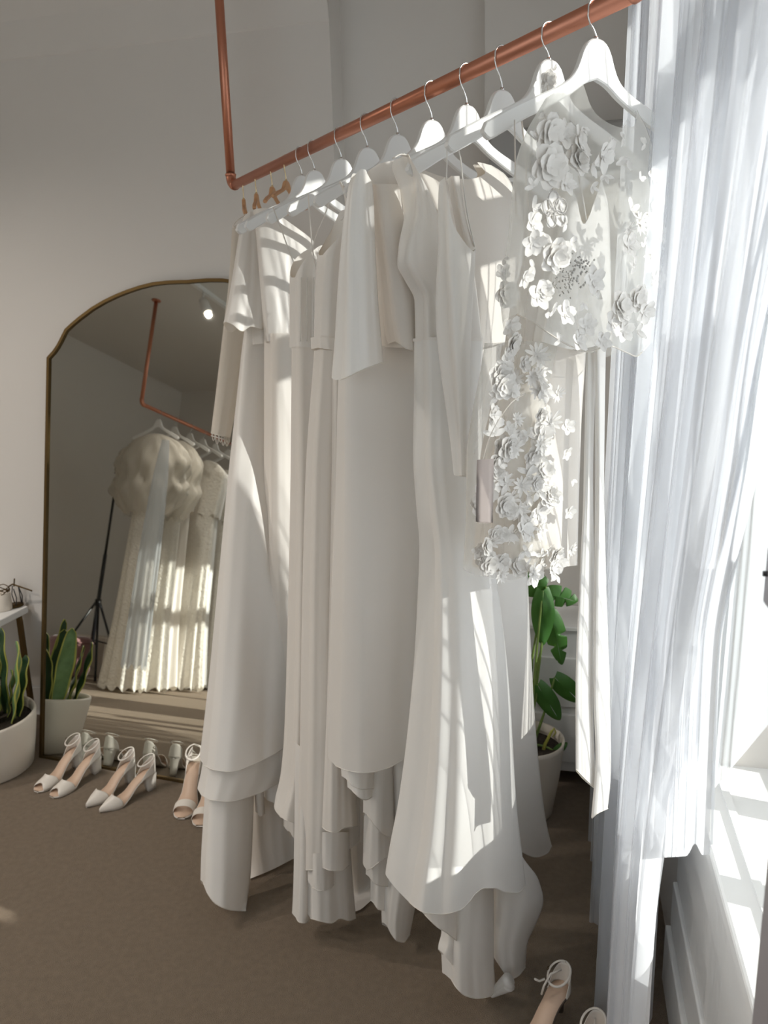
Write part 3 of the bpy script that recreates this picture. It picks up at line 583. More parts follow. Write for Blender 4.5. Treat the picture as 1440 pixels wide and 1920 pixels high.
strap(t, M['crepe'], [(1026, 160), (1030, 200), (1032, 240), (1035, 280)], .12, .002, 'stem_wire')
sheet('waist_ribbon', t, M['satin2'], .045, [(0, 660), (1, 660)], [(0, 1442), (.5, 1462), (1, 1480)], [(660, 1101), (900, 1097), (1100, 1087), (1300, 1080), (1442, 1080), (1480, 1083)], [(660, 1118), (900, 1112), (1100, 1114), (1300, 1112), (1440, 1116), (1480, 1118)], .004, [(.6, .3, .012, 0, .2)], nu=20, nv=50, rnd=.0006, seed=53, seam=True)
sheet('waist_ribbon', t, M['satin2'], .03, [(0, 650), (1, 650)], [(0, 1534), (.3, 1526), (1, 1516)], [(650, 1118), (900, 1120), (1100, 1116), (1300, 1114), (1420, 1118), (1534, 1110)], [(650, 1136), (900, 1133), (1100, 1137), (1300, 1144), (1440, 1146), (1534, 1138)], .004, [(.4, .3, .012, 0, .2)], nu=20, nv=50, rnd=.0006, seed=54, seam=True)

t = garment(13, 'flower_cape', 'sheer scoop-necked cape with applique flowers, nearest garment on the rail', 'cape')
SH = [(150, .035), (660, .02)]
sheet('cape_body', t, M['organza'], SH, [(0, 182), (.1, 166), (.2, 158), (.35, 157), (.42, 172), (.5, 196), (.6, 219), (.7, 234), (.8, 240), (.88, 237), (.94, 225), (1, 205)], [(0, 590), (.1, 603), (.2, 625), (.35, 650), (.5, 660), (.65, 648), (.8, 660), (.9, 668), (1, 640)], [(150, 1042), (180, 1028), (240, 1000), (300, 986), (420, 978), (560, 966), (600, 972), (668, 1000)], [(150, 1188), (205, 1195), (240, 1213), (330, 1236), (450, 1240), (600, 1230), (668, 1215)], [(150, .012), (300, .045), (660, .06)], [(.2, .06, .014), (.4, .06, -.012), (.6, .07, .014), (.85, .06, -.01)], nu=64, seed=55, seam=True)
sheet('cape_lining', t, M['satin2'], [(150, .06), (660, .05)], [(0, 330), (.3, 370), (.5, 420), (.7, 380), (1, 330)], [(0, 640), (.5, 655), (1, 640)], [(330, 1062), (400, 1050), (655, 1010)], [(330, 1128), (400, 1142), (655, 1148)], .03, [(.3, .08, .012), (.7, .08, .01)], seed=56)
fl = [(1060, 300, 24, 'leaf'), (1010, 315, 22, 'leaf'), (1060, 255, 22, 'open'), (1110, 310, 22, 'leaf'), (1020, 440, 24, 'leaf'), (1055, 380, 22, 'leaf'), (1000, 390, 20, 'leaf'), (1215, 400, 20, 'leaf'), (1185, 395, 24, 'leaf'), (1180, 460, 22, 'open'), (1222, 480, 20, 'leaf'), (1170, 620, 22, 'open'), (1195, 620, 22, 'leaf'), (1210, 540, 20, 'leaf'), (1085, 640, 20, 'open'), (1030, 250, 30, 'rose'), (1010, 262, 20, 'leaf'), (1030, 312, 36, 'rose'), (1036, 395, 30, 'outline'), (1062, 345, 20, 'open'), (1062, 420, 20, 'leaf'), (1088, 272, 30, 'open'), (1085, 300, 26, 'rose'), (1132, 292, 28, 'open'), (1170, 258, 20, 'leaf'), (1178, 300, 24, 'leaf'), (1210, 270, 16, 'leaf'), (1200, 335, 16, 'leaf'), (1225, 330, 16, 'open'), (1232, 385, 18, 'open'), (1200, 420, 22, 'daisy'), (1180, 430, 16, 'daisy'), (1238, 440, 18, 'open'), (1205, 462, 18, 'leaf'), (1190, 500, 20, 'leaf'), (1232, 520, 20, 'open'), (1195, 560, 24, 'rose'), (1210, 585, 22, 'open'), (1165, 575, 28, 'rose'), (1150, 605, 24, 'open'), (1000, 350, 18, 'leaf'), (1000, 420, 20, 'open'), (1000, 455, 22, 'open'), (1042, 480, 30, 'rose'), (1000, 500, 20, 'leaf'), (1070, 452, 20, 'leaf'), (1112, 525, 24, 'open'), (1122, 545, 16, 'leaf'), (1010, 555, 24, 'open'), (1030, 592, 24, 'leaf'), (1060, 588, 22, 'open'), (1020, 545, 18, 'rose'), (1095, 570, 18, 'leaf'), (1100, 610, 20, 'open'), (1050, 640, 16, 'leaf'), (1130, 640, 18, 'open'), (985, 520, 18, 'open'), (1060, 240, 16, 'leaf'), (1095, 240, 16, 'leaf'), (1022, 215, 14, 'leaf'), (1135, 330, 18, 'leaf'), (1110, 350, 16, 'leaf'), (1150, 270, 14, 'leaf')]
for x, y, sz, kd in fl: flower(t, x, y, float(interp(SH, y)), sz*.98, kd, off=.070)
g = G(); loc = np.array(t.location); rb = random.Random(3)
for k in range(120):
    a = rb.random(); x = 1058+rb.gauss(0, 16)+a*26; y = 545-a*62+rb.gauss(0, 9)
    c = plane_pt(x, y, .028, .072)-loc; r_ = rb.uniform(.0014, .0024)
    V = [c+np.array(q)*r_ for q in [(1, 0, 0), (-1, 0, 0), (0, 1, 0), (0, -1, 0), (0, 0, 1), (0, 0, -1)]]
    g.add(V, [(0, 2, 4), (2, 1, 4), (1, 3, 4), (3, 0, 4), (2, 0, 5), (1, 2, 5), (3, 1, 5), (0, 3, 5)])
bo = g.build('beading', M['bead'], t); bo['kind'] = 'stuff'
strap(t, M['satin2'], [(1085, 330), (1100, 420), (1112, 500), (1128, 560)], .03, .004, 'neck_ribbon')
# price tag hanging off the flower dress
t = thing('swing_tag', 'taupe card swing tag on a thread in front of the trumpet dress', 'swing tag', plane_pt(905, 862, .02))
sheet('card', t, M['card'], .02, [(0, 862), (1, 860)], [(0, 978), (1, 980)], [(860, 894), (980, 892)], [(860, 926), (980, 924)], .0008, nu=4, nv=4, rnd=0, closed=True, pw=.01)
strap(t, M['seam'], [(905, 864), (918, 820), (940, 780), (962, 752), (985, 738)], .02, .0008, 'thread', 1)

# ------------------------------------------------------------------ curtain
def curtain_pt(w, z, b, flare=0.0): return rm(b, w, z)
t = thing('sheer_curtain', 'floor-length white sheer curtain hanging along the window wall at right', 'curtain', rm(.14, 1.4, 0))
loc = np.array(t.location)
def curtain_panel(name, w0b, w1b, w0t, w1t, ub, amp, nf, z0, z1, seed, m, parent, nu=420, nv=34):
    rs = np.random.RandomState(seed); ph = np.cumsum(rs.uniform(.6, 1.5, 400)); ams = rs.uniform(.5, 1.2, 400)
    P = np.zeros((nv, nu, 3))
    for i in range(nv):
        v = i/(nv-1); z = z1+(z0-z1)*v
        for j in range(nu):
            q = j/(nu-1); th = q*nf
            warp = th + .35*math.sin(th*1.7+seed) + .25*v*math.sin(th*.9+2)
            b = ub + amp*(.65+.5*v)*math.sin(2*PI*warp)*(.6+.4*math.sin(th*1.3+seed*2)) + .012*v*math.sin(th*3.1)
            wt = w0t+(w1t-w0t)*q; wb = w0b+(w1b-w0b)*q; k = min(1, max(0, (2.3-z)/1.75)); k = k*k*(3-2*k)
            P[i, j] = rm(b, wt+(wb-wt)*k + .3*amp*math.sin(4*PI*warp), z) - loc
    g = G(); g.grid(P); return g.build(name, m, parent)
curtain_panel('curtain_panel', 1.06, 2.42, .57, 2.30, .140, .026, 21, .012, 2.90, 1, M['voile_thin'], t)
curtain_panel('curtain_panel', 1.55, 2.50, 1.50, 2.30, .205, .022, 13, .012, 2.90, 5, M['voile_thin'], t, nu=220)
curtain_panel('curtain_panel', 1.62, 2.50, 1.50, 2.30, .235, .016, 9, .012, 2.90, 8, M['voile_thin'], t, nu=160)
g = G(); g.tube([rm(.17, .2, 2.91)-loc, rm(.17, 2.6, 2.91)-loc], .012, 12); g.build('curtain_pole', M['trim'], t)
# a shorter layer that ends at the sill
P = np.zeros((60, 220, 3))
for i in range(60):
    v = i/59
    for j in range(220):
        q = j/219; yb = 1612 - 10*q + (22*max(0, math.sin(q*2*PI*2.0-1.9))**3*-1 if q < .97 else -18); py = -90+v*(yb+90)
        xl = interp([(-90, 1302), (273, 1278), (693, 1238), (1000, 1215), (1612, 1184)], py); xr = interp([(-90, 1640), (300, 1540), (700, 1452), (860, 1426), (1000, 1396), (1210, 1352), (1612, 1336)], py)
        wv = (.014-.007*v)*math.sin(q*2*PI*6+.8*math.sin(q*9)+.3*v)+.0015*math.sin(q*2*PI*13+v)
        P[i, j] = on_plane(float(xl)+(float(xr)-float(xl))*q, py, rm(.178+wv, 0, 0), WU) - loc
g = G(); g.grid(P); ly = g.build('sill_length_layer', M['voile'], t)
# short sheer swept over the sill
t = thing('window_sheer', 'short white sheer swept sideways across the sill at the right edge', 'curtain', rm(.25, 1.1, SILL))
loc = np.array(t.location); P = np.zeros((30, 40, 3))
for i in range(30):
    v = i/29
    for j in range(40):
        q = j/39
        px = interp([(0, 1400), (.5, 1368), (1, 1330)], v) + q*interp([(0, 120), (1, 160)], v)
        py = 560+v*(930-q*190)
        p = on_plane(px, py, rm(.245+.009*math.sin(q*13+3*math.sin(q*4)+v*2), 0, 0), WU); P[i, j] = p-loc
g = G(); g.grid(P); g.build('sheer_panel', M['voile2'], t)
# casement stile and latch at the right edge
p0 = on_plane(1427, 1700, rm(.205, 0, 0), WU); wS = float(np.dot(p0, WW))
t = thing('casement_stile', 'grey metal casement edge with a latch box at the far right edge of the picture', 'window frame', rm(.22, wS-.03, SILL))
loc = np.array(t.location)
g = G(); g.box(rm(.22, wS-.03, SILL+.22)-loc, .03, .05, .43, AX); g.build('stile', M['greyframe'], t, smooth=False, bevel=.002)
lp = on_plane(1437, 1080, rm(.205, 0, 0), WU); lw_ = float(np.dot(lp, WW)); lz = lp[2]
g = G(); g.box(rm(.22, lw_-.03, lz)-loc, .03, .075, .062, AX); g.build('latch_box', M['greyframe'], t, smooth=False, bevel=.003)
g = G(); g.tube([rm(.201, lw_-.002, lz+.003)-loc, rm(.209, lw_-.002, lz+.003)-loc], .003, 10); g.build('latch_screw', M['black'], t)
g = G(); g.box(rm(.235, wS-.075, (SILL+lz)/2)-loc, .012, .02, lz-SILL, AX); g.build('stay', M['greyframe'], t, smooth=False)

# ------------------------------------------------------------------ mirror
ML = at_z(79, 1419); MR = at_z(348, 1467); E1 = (MR-ML); E1 /= np.linalg.norm(E1)
E1 = WU*math.cos(math.radians(5))+(-WW)*math.sin(math.radians(5)) if False else E1
LEAN = math.radians(11.2)
BACK = np.array([-E1[1], E1[0], 0]); E2 = BACK*math.sin(LEAN)+ZZ*math.cos(LEAN); MN = np.cross(E1, E2)
if np.dot(MN, CAM-ML) < 0: MN = -MN
def mloc(x, y):
    p = on_plane(x, y, ML, MN)-ML; return float(np.dot(p, E1)), float(np.dot(p, E2))
apex = mloc(352, 533)[0]; hw = apex
left = [mloc(x, y) for x, y in [(82, 684), (93, 674), (103, 663), (110, 653), (116, 642), (121, 632), (126, 622), (139, 610), (151, 600), (175, 582), (199, 568), (220, 558), (240, 550), (264, 542), (288, 536), (314, 533), (341, 532), (352, 532)]]
left[0] = (0.0, left[0][1])
out = [(0.0, 0.0)] + left + [(2*apex-x, y) for x, y in left[::-1][1:]] + [(2*apex, 0.0)]
t = thing('arched_mirror', 'tall arched mirror with a thin brass frame leaning against the back wall', 'mirror', ML)
g = G(); th_ = .018
F3 = [E1*x+E2*y+ZZ*.004 for x, y in out]; n = len(F3)
g.add([p for p in F3], [tuple(range(n))]); 
g.build('mirror_glass', M['mirror'], t, smooth=False)
g = G(); g.add([p-MN*.012 for p in F3], [tuple(range(n))[::-1]])
g.add([p for p in F3]+[p-MN*.012 for p in F3], [(i, (i+1) % n, n+(i+1) % n, n+i) for i in range(n)]); g.build('backing_board', M['black'], t, smooth=False)
cen = np.mean(F3, axis=0); ring = []
dense = []
for i in range(n):
    a, b = F3[i], F3[(i+1) % n]; dense.append(a)
g = G(); P = []
for i in range(n+1):
    p = F3[i % n]; a = F3[(i-1) % n]; b = F3[(i+1) % n]
    d1 = (p-a)/np.linalg.norm(p-a); d2 = (b-p)/np.linalg.norm(b-p)
    n1 = np.cross(d1, MN); n2 = np.cross(d2, MN); nn = n1+n2; nn /= np.linalg.norm(nn); nn /= max(.5, np.dot(nn, n1))
    if i == 0 or True:
        if np.dot(nn, p-cen) < 0: nn = -nn
    P.append([p-nn*.004+MN*.008, p+nn*.008+MN*.008, p+nn*.008-MN*.016, p-nn*.004-MN*.016])
g.grid(np.array(P), wrap=True); g.build('mirror_frame', M['frame_brass'], t, smooth=False)
MP = ML+ZZ*0

# ------------------------------------------------------------------ things reflected in the mirror: a second rail behind the camera
E_R = refl_point(265, 757, MP, MN, np.array([0, 0, RZ]), ZZ)
F_R = refl_point(405, 806, MP, MN, np.array([0, 0, RZ]), ZZ)
D_R = (F_R-E_R)/np.linalg.norm(F_R-E_R)

UE, WE = float(np.dot(E_R, WU)), float(np.dot(E_R, WW))
ra = rm(UE, WE, RZ); rb_ = rm(UE, W_B+.15, RZ)
copper_rail('clothes_rail', ra, rb_, 'second copper rail, seen only in the mirror, hung with lace and tulle gowns')
def back_hanger(w, label):
    o = dup(ww); o.location = tuple(rm(UE, w, RZ)); o.rotation_euler = (0, 0, math.atan2(WU[1], WU[0])); o['label'] = label; o['group'] = 'white hangers on the second rail'
def gown(name, w, label, m, rows, nf, amp, seed, du=0.0, cat='dress'):
    t = thing(name, label, cat, rm(UE+du, w, RZ-.2), 'gowns on the second rail'); rs = random.Random(seed)
    def part(pn, rows, m, nf, amp):
        n, k = 96, 40; zs = np.linspace(rows[0][0], rows[-1][0], k); P = np.zeros((k, n, 3)); ph = rs.uniform(0, 6)
        R_ = rows[::-1] if rows[0][0] > rows[-1][0] else rows
        for i, z in enumerate(zs):
            a = float(interp([(r[0], r[1]) for r in R_], z)); b = float(interp([(r[0], r[2]) for r in R_], z)); v = i/(k-1)
            for j in range(n):
                th = 2*PI*j/n; f = 1+amp*v*math.sin(nf*th+ph+v)
                if pn == 'tulle_top': f = 1+amp*.35*math.sin(nf*th+ph+z*9)+amp*.4*math.sin((nf//2+2)*th-z*23+ph)+amp*.3*math.sin((2*nf+3)*th+z*41)
                P[i, j] = WU*a*math.cos(th)*f + WW*b*math.sin(th)*f + ZZ*(z-(RZ-.2)+(.02*math.sin(nf*th+ph) if i == k-1 else 0))
        g = G(); g.grid(P, wrap=True); return g.build(pn, m, t)
    for pn, rr, mm, nn, aa in rows: part(pn, rr, mm or m, nn or nf, aa if aa is not None else amp)
    return t
SK = [(1.45, .12, .05), (1.1, .13, .055), (.6, .145, .06), (.03, .19, .085)]
BD = [(1.90, .03, .02), (1.86, .12, .03), (1.78, .19, .04), (1.6, .17, .05), (1.42, .145, .055)]
PF = [(1.97, .05, .03), (1.93, .16, .07), (1.86, .25, .10), (1.72, .33, .13), (1.62, .30, .12), (1.54, .34, .13), (1.42, .27, .11), (1.33, .18, .08)]
specs = [('veil', .17, 'long pale veil hanging nearest the elbow of the second rail', 'voile2', [('veil_fall', [(1.85, .03, .02), (1.5, .07, .03), (1.0, .09, .03), (.22, .10, .035)], None, 9, .12)], .32, 'veil'),
 ('tulle_gown', -.10, 'gown with a puffy tulle top on the second rail', 'lace', [('skirt', SK, M['lace'], 11, .12), ('bodice', BD, None, 6, .05), ('tulle_top', PF, M['tulle'], 19, .16)], 0, 'dress'),
 ('lace_gown', -.30, 'lace gown right behind the puffy tulle one on the second rail', 'lace', [('skirt', SK, None, 9, .12), ('bodice', BD, None, 7, .05), ('tulle_top', [(r[0], r[1]*.8, r[2]*.7) for r in PF], M['tulle'], 12, .1)], .05, 'dress'),
 ('long_gown', -.50, 'ivory crepe gown between lace gowns on the second rail', 'crepe', [('skirt', SK, None, 7, .14), ('bodice', BD, None, 6, .06)], -.02, 'dress'),
 ('lace_gown', -.68, 'lace gown fourth along the second rail', 'lace', [('skirt', [(r[0], r[1]*1.1, r[2]) for r in SK], None, 12, .12), ('bodice', BD, None, 7, .05)], .08, 'dress'),
 ('long_gown', -.86, 'white satin gown fifth along the second rail', 'satin2', [('skirt', SK, None, 8, .16), ('bodice', BD, None, 6, .06)], 0, 'dress'),
 ('lace_gown', -1.05, 'lace gown deepest on the second rail', 'lace', [('skirt', SK, None, 10, .14), ('bodice', BD, None, 6, .06)], .03, 'dress')]
for i, (nm, dw, lb, mm, rows, du, ct) in enumerate(specs):
    gown(nm, WE+dw-.12, lb, M[mm], rows, 8, .1, i+1, du, ct)
    if i: back_hanger(WE+dw-.12, 'white hanger holding the %s' % lb.split(' on the')[0].split(' along')[0])

# light stand, pouf, basket seen in the mirror
def refl_at(x, y, u=None, z=None):
    return refl_point(x, y, MP, MN, rm(u, 0, 0), WU) if u is not None else refl_point(x, y, MP, MN, np.array([0, 0, z]), ZZ)
tb = refl_at(184, 1130, u=UE-.80); tw = float(np.dot(tb, WW)); tz = tb[2]
t = thing('tripod_stand', 'black tripod light stand beside the second rail, seen in the mirror', 'stand', rm(UE-.80, tw, 0))
g = G(); g.tube([(0, 0, .30), (0, 0, 1.05)], .016, 12); g.tube([(0, 0, 1.05), (0, 0, 1.78)], .011, 12); g.build('pole', M['black'], t)
g = G(); g.tube([(0, 0, tz-.03), (0, 0, tz+.03)], .026, 12); g.build('collar', M['black'], t)
g = G(); g.tube([(0, 0, 1.76), (0, 0, 1.83)], .026, 12); g.tube([(0, 0, 1.80), (.05, 0, 1.82)], .014, 10); g.build('head_clamp', M['black'], t)
for k in range(3):
    a = 2*PI*k/3+.4; g = G(); g.tube([(0.02*math.cos(a), .02*math.sin(a), tz), (.36*math.cos(a), .36*math.sin(a), .012)], .010, 8); lg = g.build('leg', M['black'], t)
    g = G(); g.tube([(0, 0, .32), (.20*math.cos(a), .20*math.sin(a), tz*.45)], .006, 8); g.build('brace', M['black'], lg)
pp = refl_at(135, 1190, u=-4.5); pass
t = thing('pouf', 'dusty pink round pouf on the carpet, seen in the mirror behind the snake plant', 'pouf', (pp[0], pp[1], 0)); t.scale = (.72, .72, .8)
g = G(); g.lathe([(.001, .42), (.18, .42), (.23, .40), (.25, .34), (.25, .08), (.23, .02), (.001, .004)], 40); g.build('cushion', M['pink'], t)
g = G(); g.lathe([(.252, .375), (.258, .37), (.258, .362), (.252, .357)], 40); g.build('piping', M['pink'], t)
pb = refl_at(165, 1205, u=-4.55)
t = thing('storage_box', 'cream lidded storage box on the carpet beside the pink pouf', 'box', (pb[0]-.1, pb[1]-.2, 0))
g = G(); g.box((0, 0, .15), .36, .30, .30, AX); g.build('box_body', M['pot'], t, smooth=False, bevel=.006)
g = G(); g.box((0, 0, .315), .38, .32, .04, AX); g.build('lid', M['pot'], t, smooth=False, bevel=.006)
# ceiling spot track
pt = refl_at(378, 580, z=CEIL-.16)
t = thing('track_light', 'white ceiling track with adjustable spot heads, one reflected in the mirror top', 'light', (pt[0], pt[1], CEIL))
g = G(); g.box((0, 0, -.015), .035, 2.4, .03, AX); g.build('track', M['trim'], t, smooth=False)
for k in (-1.0, 0.0, 1.0):
    c = WW*k; hd = G(); hd.tube([c-ZZ*.03, c-ZZ*.10], .008, 10); hd.tube([c-ZZ*.09, c-ZZ*.12+WU*.02, c-ZZ*.19+WU*.06], [.03, .034, .038], 18); so = hd.build('spot_head', M['trim'], t)
    g = G(); g.tube([c-ZZ*.185+WU*.057, c-ZZ*.196+WU*.064], .028, 16); g.build('bulb', M['bulb'], so)
    l = bpy.data.lights.new('spot_bulb', 'SPOT'); l.energy = 26; l.color = (1.0, .92, .84); l.spot_size = 2.3; l.spot_blend = .9; l.shadow_soft_size = .02
    lo_ = bpy.data.objects.new('spot_bulb', l); COL.objects.link(lo_); p_ = np.array([pt[0], pt[1], CEIL])+c-ZZ*.21+WU*.07; lo_.location = tuple(p_)
    lo_.rotation_euler = Vector(tuple(WU*.35-ZZ+WW*.0)).to_track_quat('-Z', 'Y').to_euler()

# ------------------------------------------------------------------ snake plant
pc = at_z(-14, 1440)
t = thing('snake_plant', 'variegated snake plant in a cream pot on the carpet left of the mirror', 'potted plant', pc)
g = G(); g.lathe([(.001, .0), (.145, .0), (.155, .008), (.172, .10), (.184, .18), (.188, .225), (.186, .232), (.178, .232), (.174, .21), (.172, .19)], 56); g.build('pot', M['pot'], t)
g = G(); g.lathe([(.001, .195), (.09, .20), (.173, .194)], 40); g.build('soil', M['soil'], t)
rs = random.Random(5)
def snake_leaf(parent, bx, by, ln, wd, az, lean, curl, pale):
    g = G(); n, m_ = 22, 13; P = np.zeros((n, m_, 3)); d = np.array([math.cos(az), math.sin(az), 0]); sd = np.array([-math.sin(az), math.cos(az), 0]); c = np.array([bx, by, .192]); tw_ = rs.uniform(-.9, .9)
    pos = c.copy(); step = ln/(n-1)
    for i in range(n):
        v = i/(n-1); a = lean+curl*v*v; w_ = wd*(.55+.9*v-1.15*v**3.2) if v < .98 else .002; w_ = max(w_, .0015)
        ta = tw_*v; e = sd*math.cos(ta)+d*math.sin(ta); q_ = np.cross(e, d*math.sin(a)+ZZ*math.cos(a))
        for j in range(m_):
            s_ = (j/(m_-1)-.5)*2; P[i, j] = pos + e*w_*s_ + q_*(.35*w_*s_*s_) + q_*.004*math.sin(v*17+s_*2)
        pos = pos + (d*math.sin(a)+ZZ*math.cos(a))*step
    F = []
    V = P.reshape(-1, 3)
    base = 0; g.v += [tuple(p) for p in V]
    for i in range(n-1):
        for j in range(m_-1):
            g.f.append((i*m_+j, i*m_+j+1, (i+1)*m_+j+1, (i+1)*m_+j)); g.mi.append(1 if j in (0, m_-2) else (2 if pale and (i*7+j) % 5 < 2 else (2 if pale else 0)))
    return g.build('leaf', [M['leaf_dark'], M['leaf_edge'], M['leaf_pale']], parent, solid=.003)
for k in range(17):
    a = 2*PI*k/17*2.4+rs.uniform(-.3, .3); r_ = rs.uniform(.01, .13)
    snake_leaf(t, r_*math.cos(a), r_*math.sin(a), rs.uniform(.20, .38), rs.uniform(.028, .044), a+rs.uniform(-.4, .4), rs.uniform(.02, .22), rs.uniform(-.1, .35), k % 4 == 0)

# ------------------------------------------------------------------ console at the left edge
kc = on_plane(47, 1139, rm(0, 2.74, 0), WW); ku = float(np.dot(kc, WU)); kz = kc[2]
t = thing('console_table', 'white-topped console table with a slim brass leg at the left edge behind the snake plant', 'table', rm(ku, 2.74, 0))
g = G(); g.box(-WU*.45-WW*.16+ZZ*(kz-.015), .9, .36, .03, AX); g.build('table_top', M['trim'], t, smooth=False, bevel=.004)
for du, dw in ((-.02, -.02), (-.02, -.32), (-.88, -.02), (-.88, -.32)):
    g = G(); g.box(WU*du+WW*dw+ZZ*((kz-.03)/2), .02, .02, kz-.03, AX); g.build('leg', M['frame_brass'], t, smooth=False, bevel=.002)
def con(x, y): return on_plane(x, y, ZZ*(kz+.001), ZZ)
lp_ = con(29, 1136)
t = thing('wire_lantern', 'small dark wire ornament on the console beside the mirror', 'ornament', lp_)
g = G()
for k in range(6):
    a = 2*PI*k/6; g.tube([(.030*math.cos(a), .030*math.sin(a), .004), (.033*math.cos(a+.2), .033*math.sin(a+.2), .045), (.026*math.cos(a), .026*math.sin(a), .085)], .0022, 6)
g.build('cage', M['black'], t)
g = G(); g.lathe([(.001, .0), (.034, .0), (.034, .008), (.001, .010)], 24); g.build('base', M['frame_brass'], t)
g = G(); g.tube([(-.02, 0, .088), (.0, 0, .1), (.03, .0, .088), (.075, 0, .07), (.082, 0, .066)], .0035, 8); g.tube([(0.005, 0, .09), (.012, 0, .125)], .003, 6); g.build('twig', M['frame_brass'], t)
cp_ = con(6, 1143)
t = thing('candle_jar', 'short cream candle jar at the very left on the console', 'candle', cp_)
g = G(); g.lathe([(.001, 0), (.036, 0), (.038, .004), (.038, .075), (.034, .078), (.033, .062), (.001, .060)], 32); g.build('jar', M['pot'], t)
g = G(); g.tube([(0, 0, .06), (.001, .0, .074)], .0012, 6); g.build('wick', M['black'], t)
g = G()
for k in range(3): g.tube([(.036*math.cos(q*.4), .036*math.sin(q*.4), .082+.010*math.sin(q*.9+k*2)+.006*k) for q in range(17)], .0022, 6)
g.build('wire_wreath', M['frame_brass'], t)

# ------------------------------------------------------------------ shoes
def sole_z(x): return float(interp([(0, .009), (.07, .006), (.11, .020), (.16, .058), (.20, .074), (.245, .078)], x))
def hwid(x, kind):
    if kind == 'pointed': tab = [(0, .002), (.02, .014), (.05, .030), (.08, .037), (.13, .026), (.17, .024), (.21, .028), (.235, .022), (.245, .006)]
    else: tab = [(0, .012), (.012, .026), (.04, .036), (.08, .038), (.13, .027), (.17, .025), (.21, .028), (.235, .022), (.245, .006)]
    return float(interp(tab, x))
def make_shoe(kind, name, label, group, mirror=1):
    t = thing(name, label, 'shoe', (0, 0, 0), group); X = np.linspace(0, .245, 36)
    def slab(z0, z1, inset, m, pn, xa=0, xb=.245):
        P = []
        for x in X[(X >= xa-1e-6) & (X <= xb+1e-6)]:
            w_ = max(.001, hwid(x, kind)-inset); b = sole_z(x); P.append([(x, -w_, b+z0), (x, w_, b+z0), (x, w_, b+z1), (x, 0, b+z1-.001), (x, -w_, b+z1)])
        g = G(); g.grid(np.array(P), wrap=True); k = len(P)*5; g.f += [(0, 1, 2, 3, 4), tuple(k-5+j for j in range(5))[::-1]]; g.mi += [0, 0]; return g.build(pn, m, t)
    slab(-.006, 0, .0, M['outsole'] if kind == 'thin' else M['shoe'], 'sole'); slab(.0002, .0022, .002, M['insole'], 'insole')
    g = G(); hx0, hx1 = .192, .242
    if kind != 'thin':
        P = []
        for v in np.linspace(0, 1, 6):
            z = (.074)*(1-v); a = .014+.011*(1-v)**2*1.0; x0 = hx0+.010*v; x1 = hx1-.004*v
            P.append([(x0, -a, z if v > 0 else sole_z(x0)-.005), (x1, -a*.8, z if v > 0 else sole_z(x1)-.005), (x1+.002, 0, z if v > 0 else .073), (x1, a*.8, z if v > 0 else sole_z(x1)-.005), (x0, a, z if v > 0 else sole_z(x0)-.005)])
        g.grid(np.array(P), wrap=True); k = len(g.v); g.f.append(tuple(k-5+j for j in range(5))); g.mi.append(0)
    else:
        g.tube([(.222, 0, .074), (.224, 0, .05), (.226, 0, .001)], [.020, .010, .007], 14)
    g.build('heel', M['outsole'] if kind == 'thin' else M['shoe'], t)
    x0, x1 = (.0, .082) if kind == 'pointed' else ((.014, .085) if kind == 'peep' else (.030, .062))
    P = []
    for x in np.linspace(x0, x1, 16):
        w_ = hwid(x, kind)+.001; b = sole_z(x); v = (x-x0)/(x1-x0)
        hgt = (.010+.034*v**.8) if kind == 'pointed' else ((.022+.020*v) if kind == 'peep' else .030+.006*v)
        row = []
        for q in np.linspace(0, PI, 15):
            # opening edge dips back in the middle
            dx = -.022*math.sin(q)**3*v if kind in ('pointed', 'peep') else 0
            if kind == 'peep' and v < .3: dx += .016*math.sin(q)**4*(1-v/.3)
            row.append((x+dx, -w_*math.cos(q), b-.003+hgt*math.sin(q)**.75))
        P.append(row)
    g = G(); g.grid(np.array(P)); g.build('toe_upper' if kind in ('pointed', 'peep') else 'toe_strap', M['shoe'], t, solid=.0016)
    P = []; q_ = np.linspace(-1, 1, 29); xs = .155 if kind != 'thin' else .185
    for v in np.linspace(0, 1, 8):
        row = []
        for q in q_:
            th = q*PI/2; x = .213+.032*math.cos(th) if abs(q) < .62 else .213+.032*math.cos(.62*PI/2)-(abs(q)-.62)/.38*(.213-xs)
            w_ = hwid(min(x, .236), kind)+.001; y = math.copysign(min(w_, abs(.030*math.sin(th))*1.0 if abs(q) < .62 else w_), q)
            hh = .056*(1-abs(q)**2.6)+.004
            row.append((x+.004*v*math.cos(th), y*(1-.12*v), sole_z(min(x, .24))-.002+hh*v))
        P.append(row)
    g = G(); g.grid(np.array(P)); g.build('heel_counter', M['shoe'], t, solid=.0016)
    pts = []
    for k in range(25):
        th = 2*PI*k/24; rx, ry = (.034, .027); pts.append((.212+rx*math.cos(th), ry*math.sin(th), sole_z(.22)+.052 - .012*math.cos(th+PI)+ (.004 if kind != 'thin' else .0)))
    g = G(); g.tube(pts, .0032, 8, flat=.6)
    st = g.build('ankle_strap', M['shoe'], t)
    g = G(); g.tube([(.205+.005*math.cos(a), mirror*.0285, sole_z(.22)+.056+.005*math.sin(a)) for a in np.linspace(0, 2*PI, 9)], .0009, 6); g.build('buckle', M['frame_brass'], st)
    if kind == 'thin':
        g = G(); g.tube([(.222, .0, .133), (.19, .012*mirror, .135), (.165, .016*mirror, .115), (.16, .020*mirror, .09)], .0028, 8); g.tube([(.176, .02*mirror, .125), (.165, .03*mirror, .12), (.150, .034*mirror, .135)], .0028, 8); g.build('strap_end', M['shoe'], t)
    return t
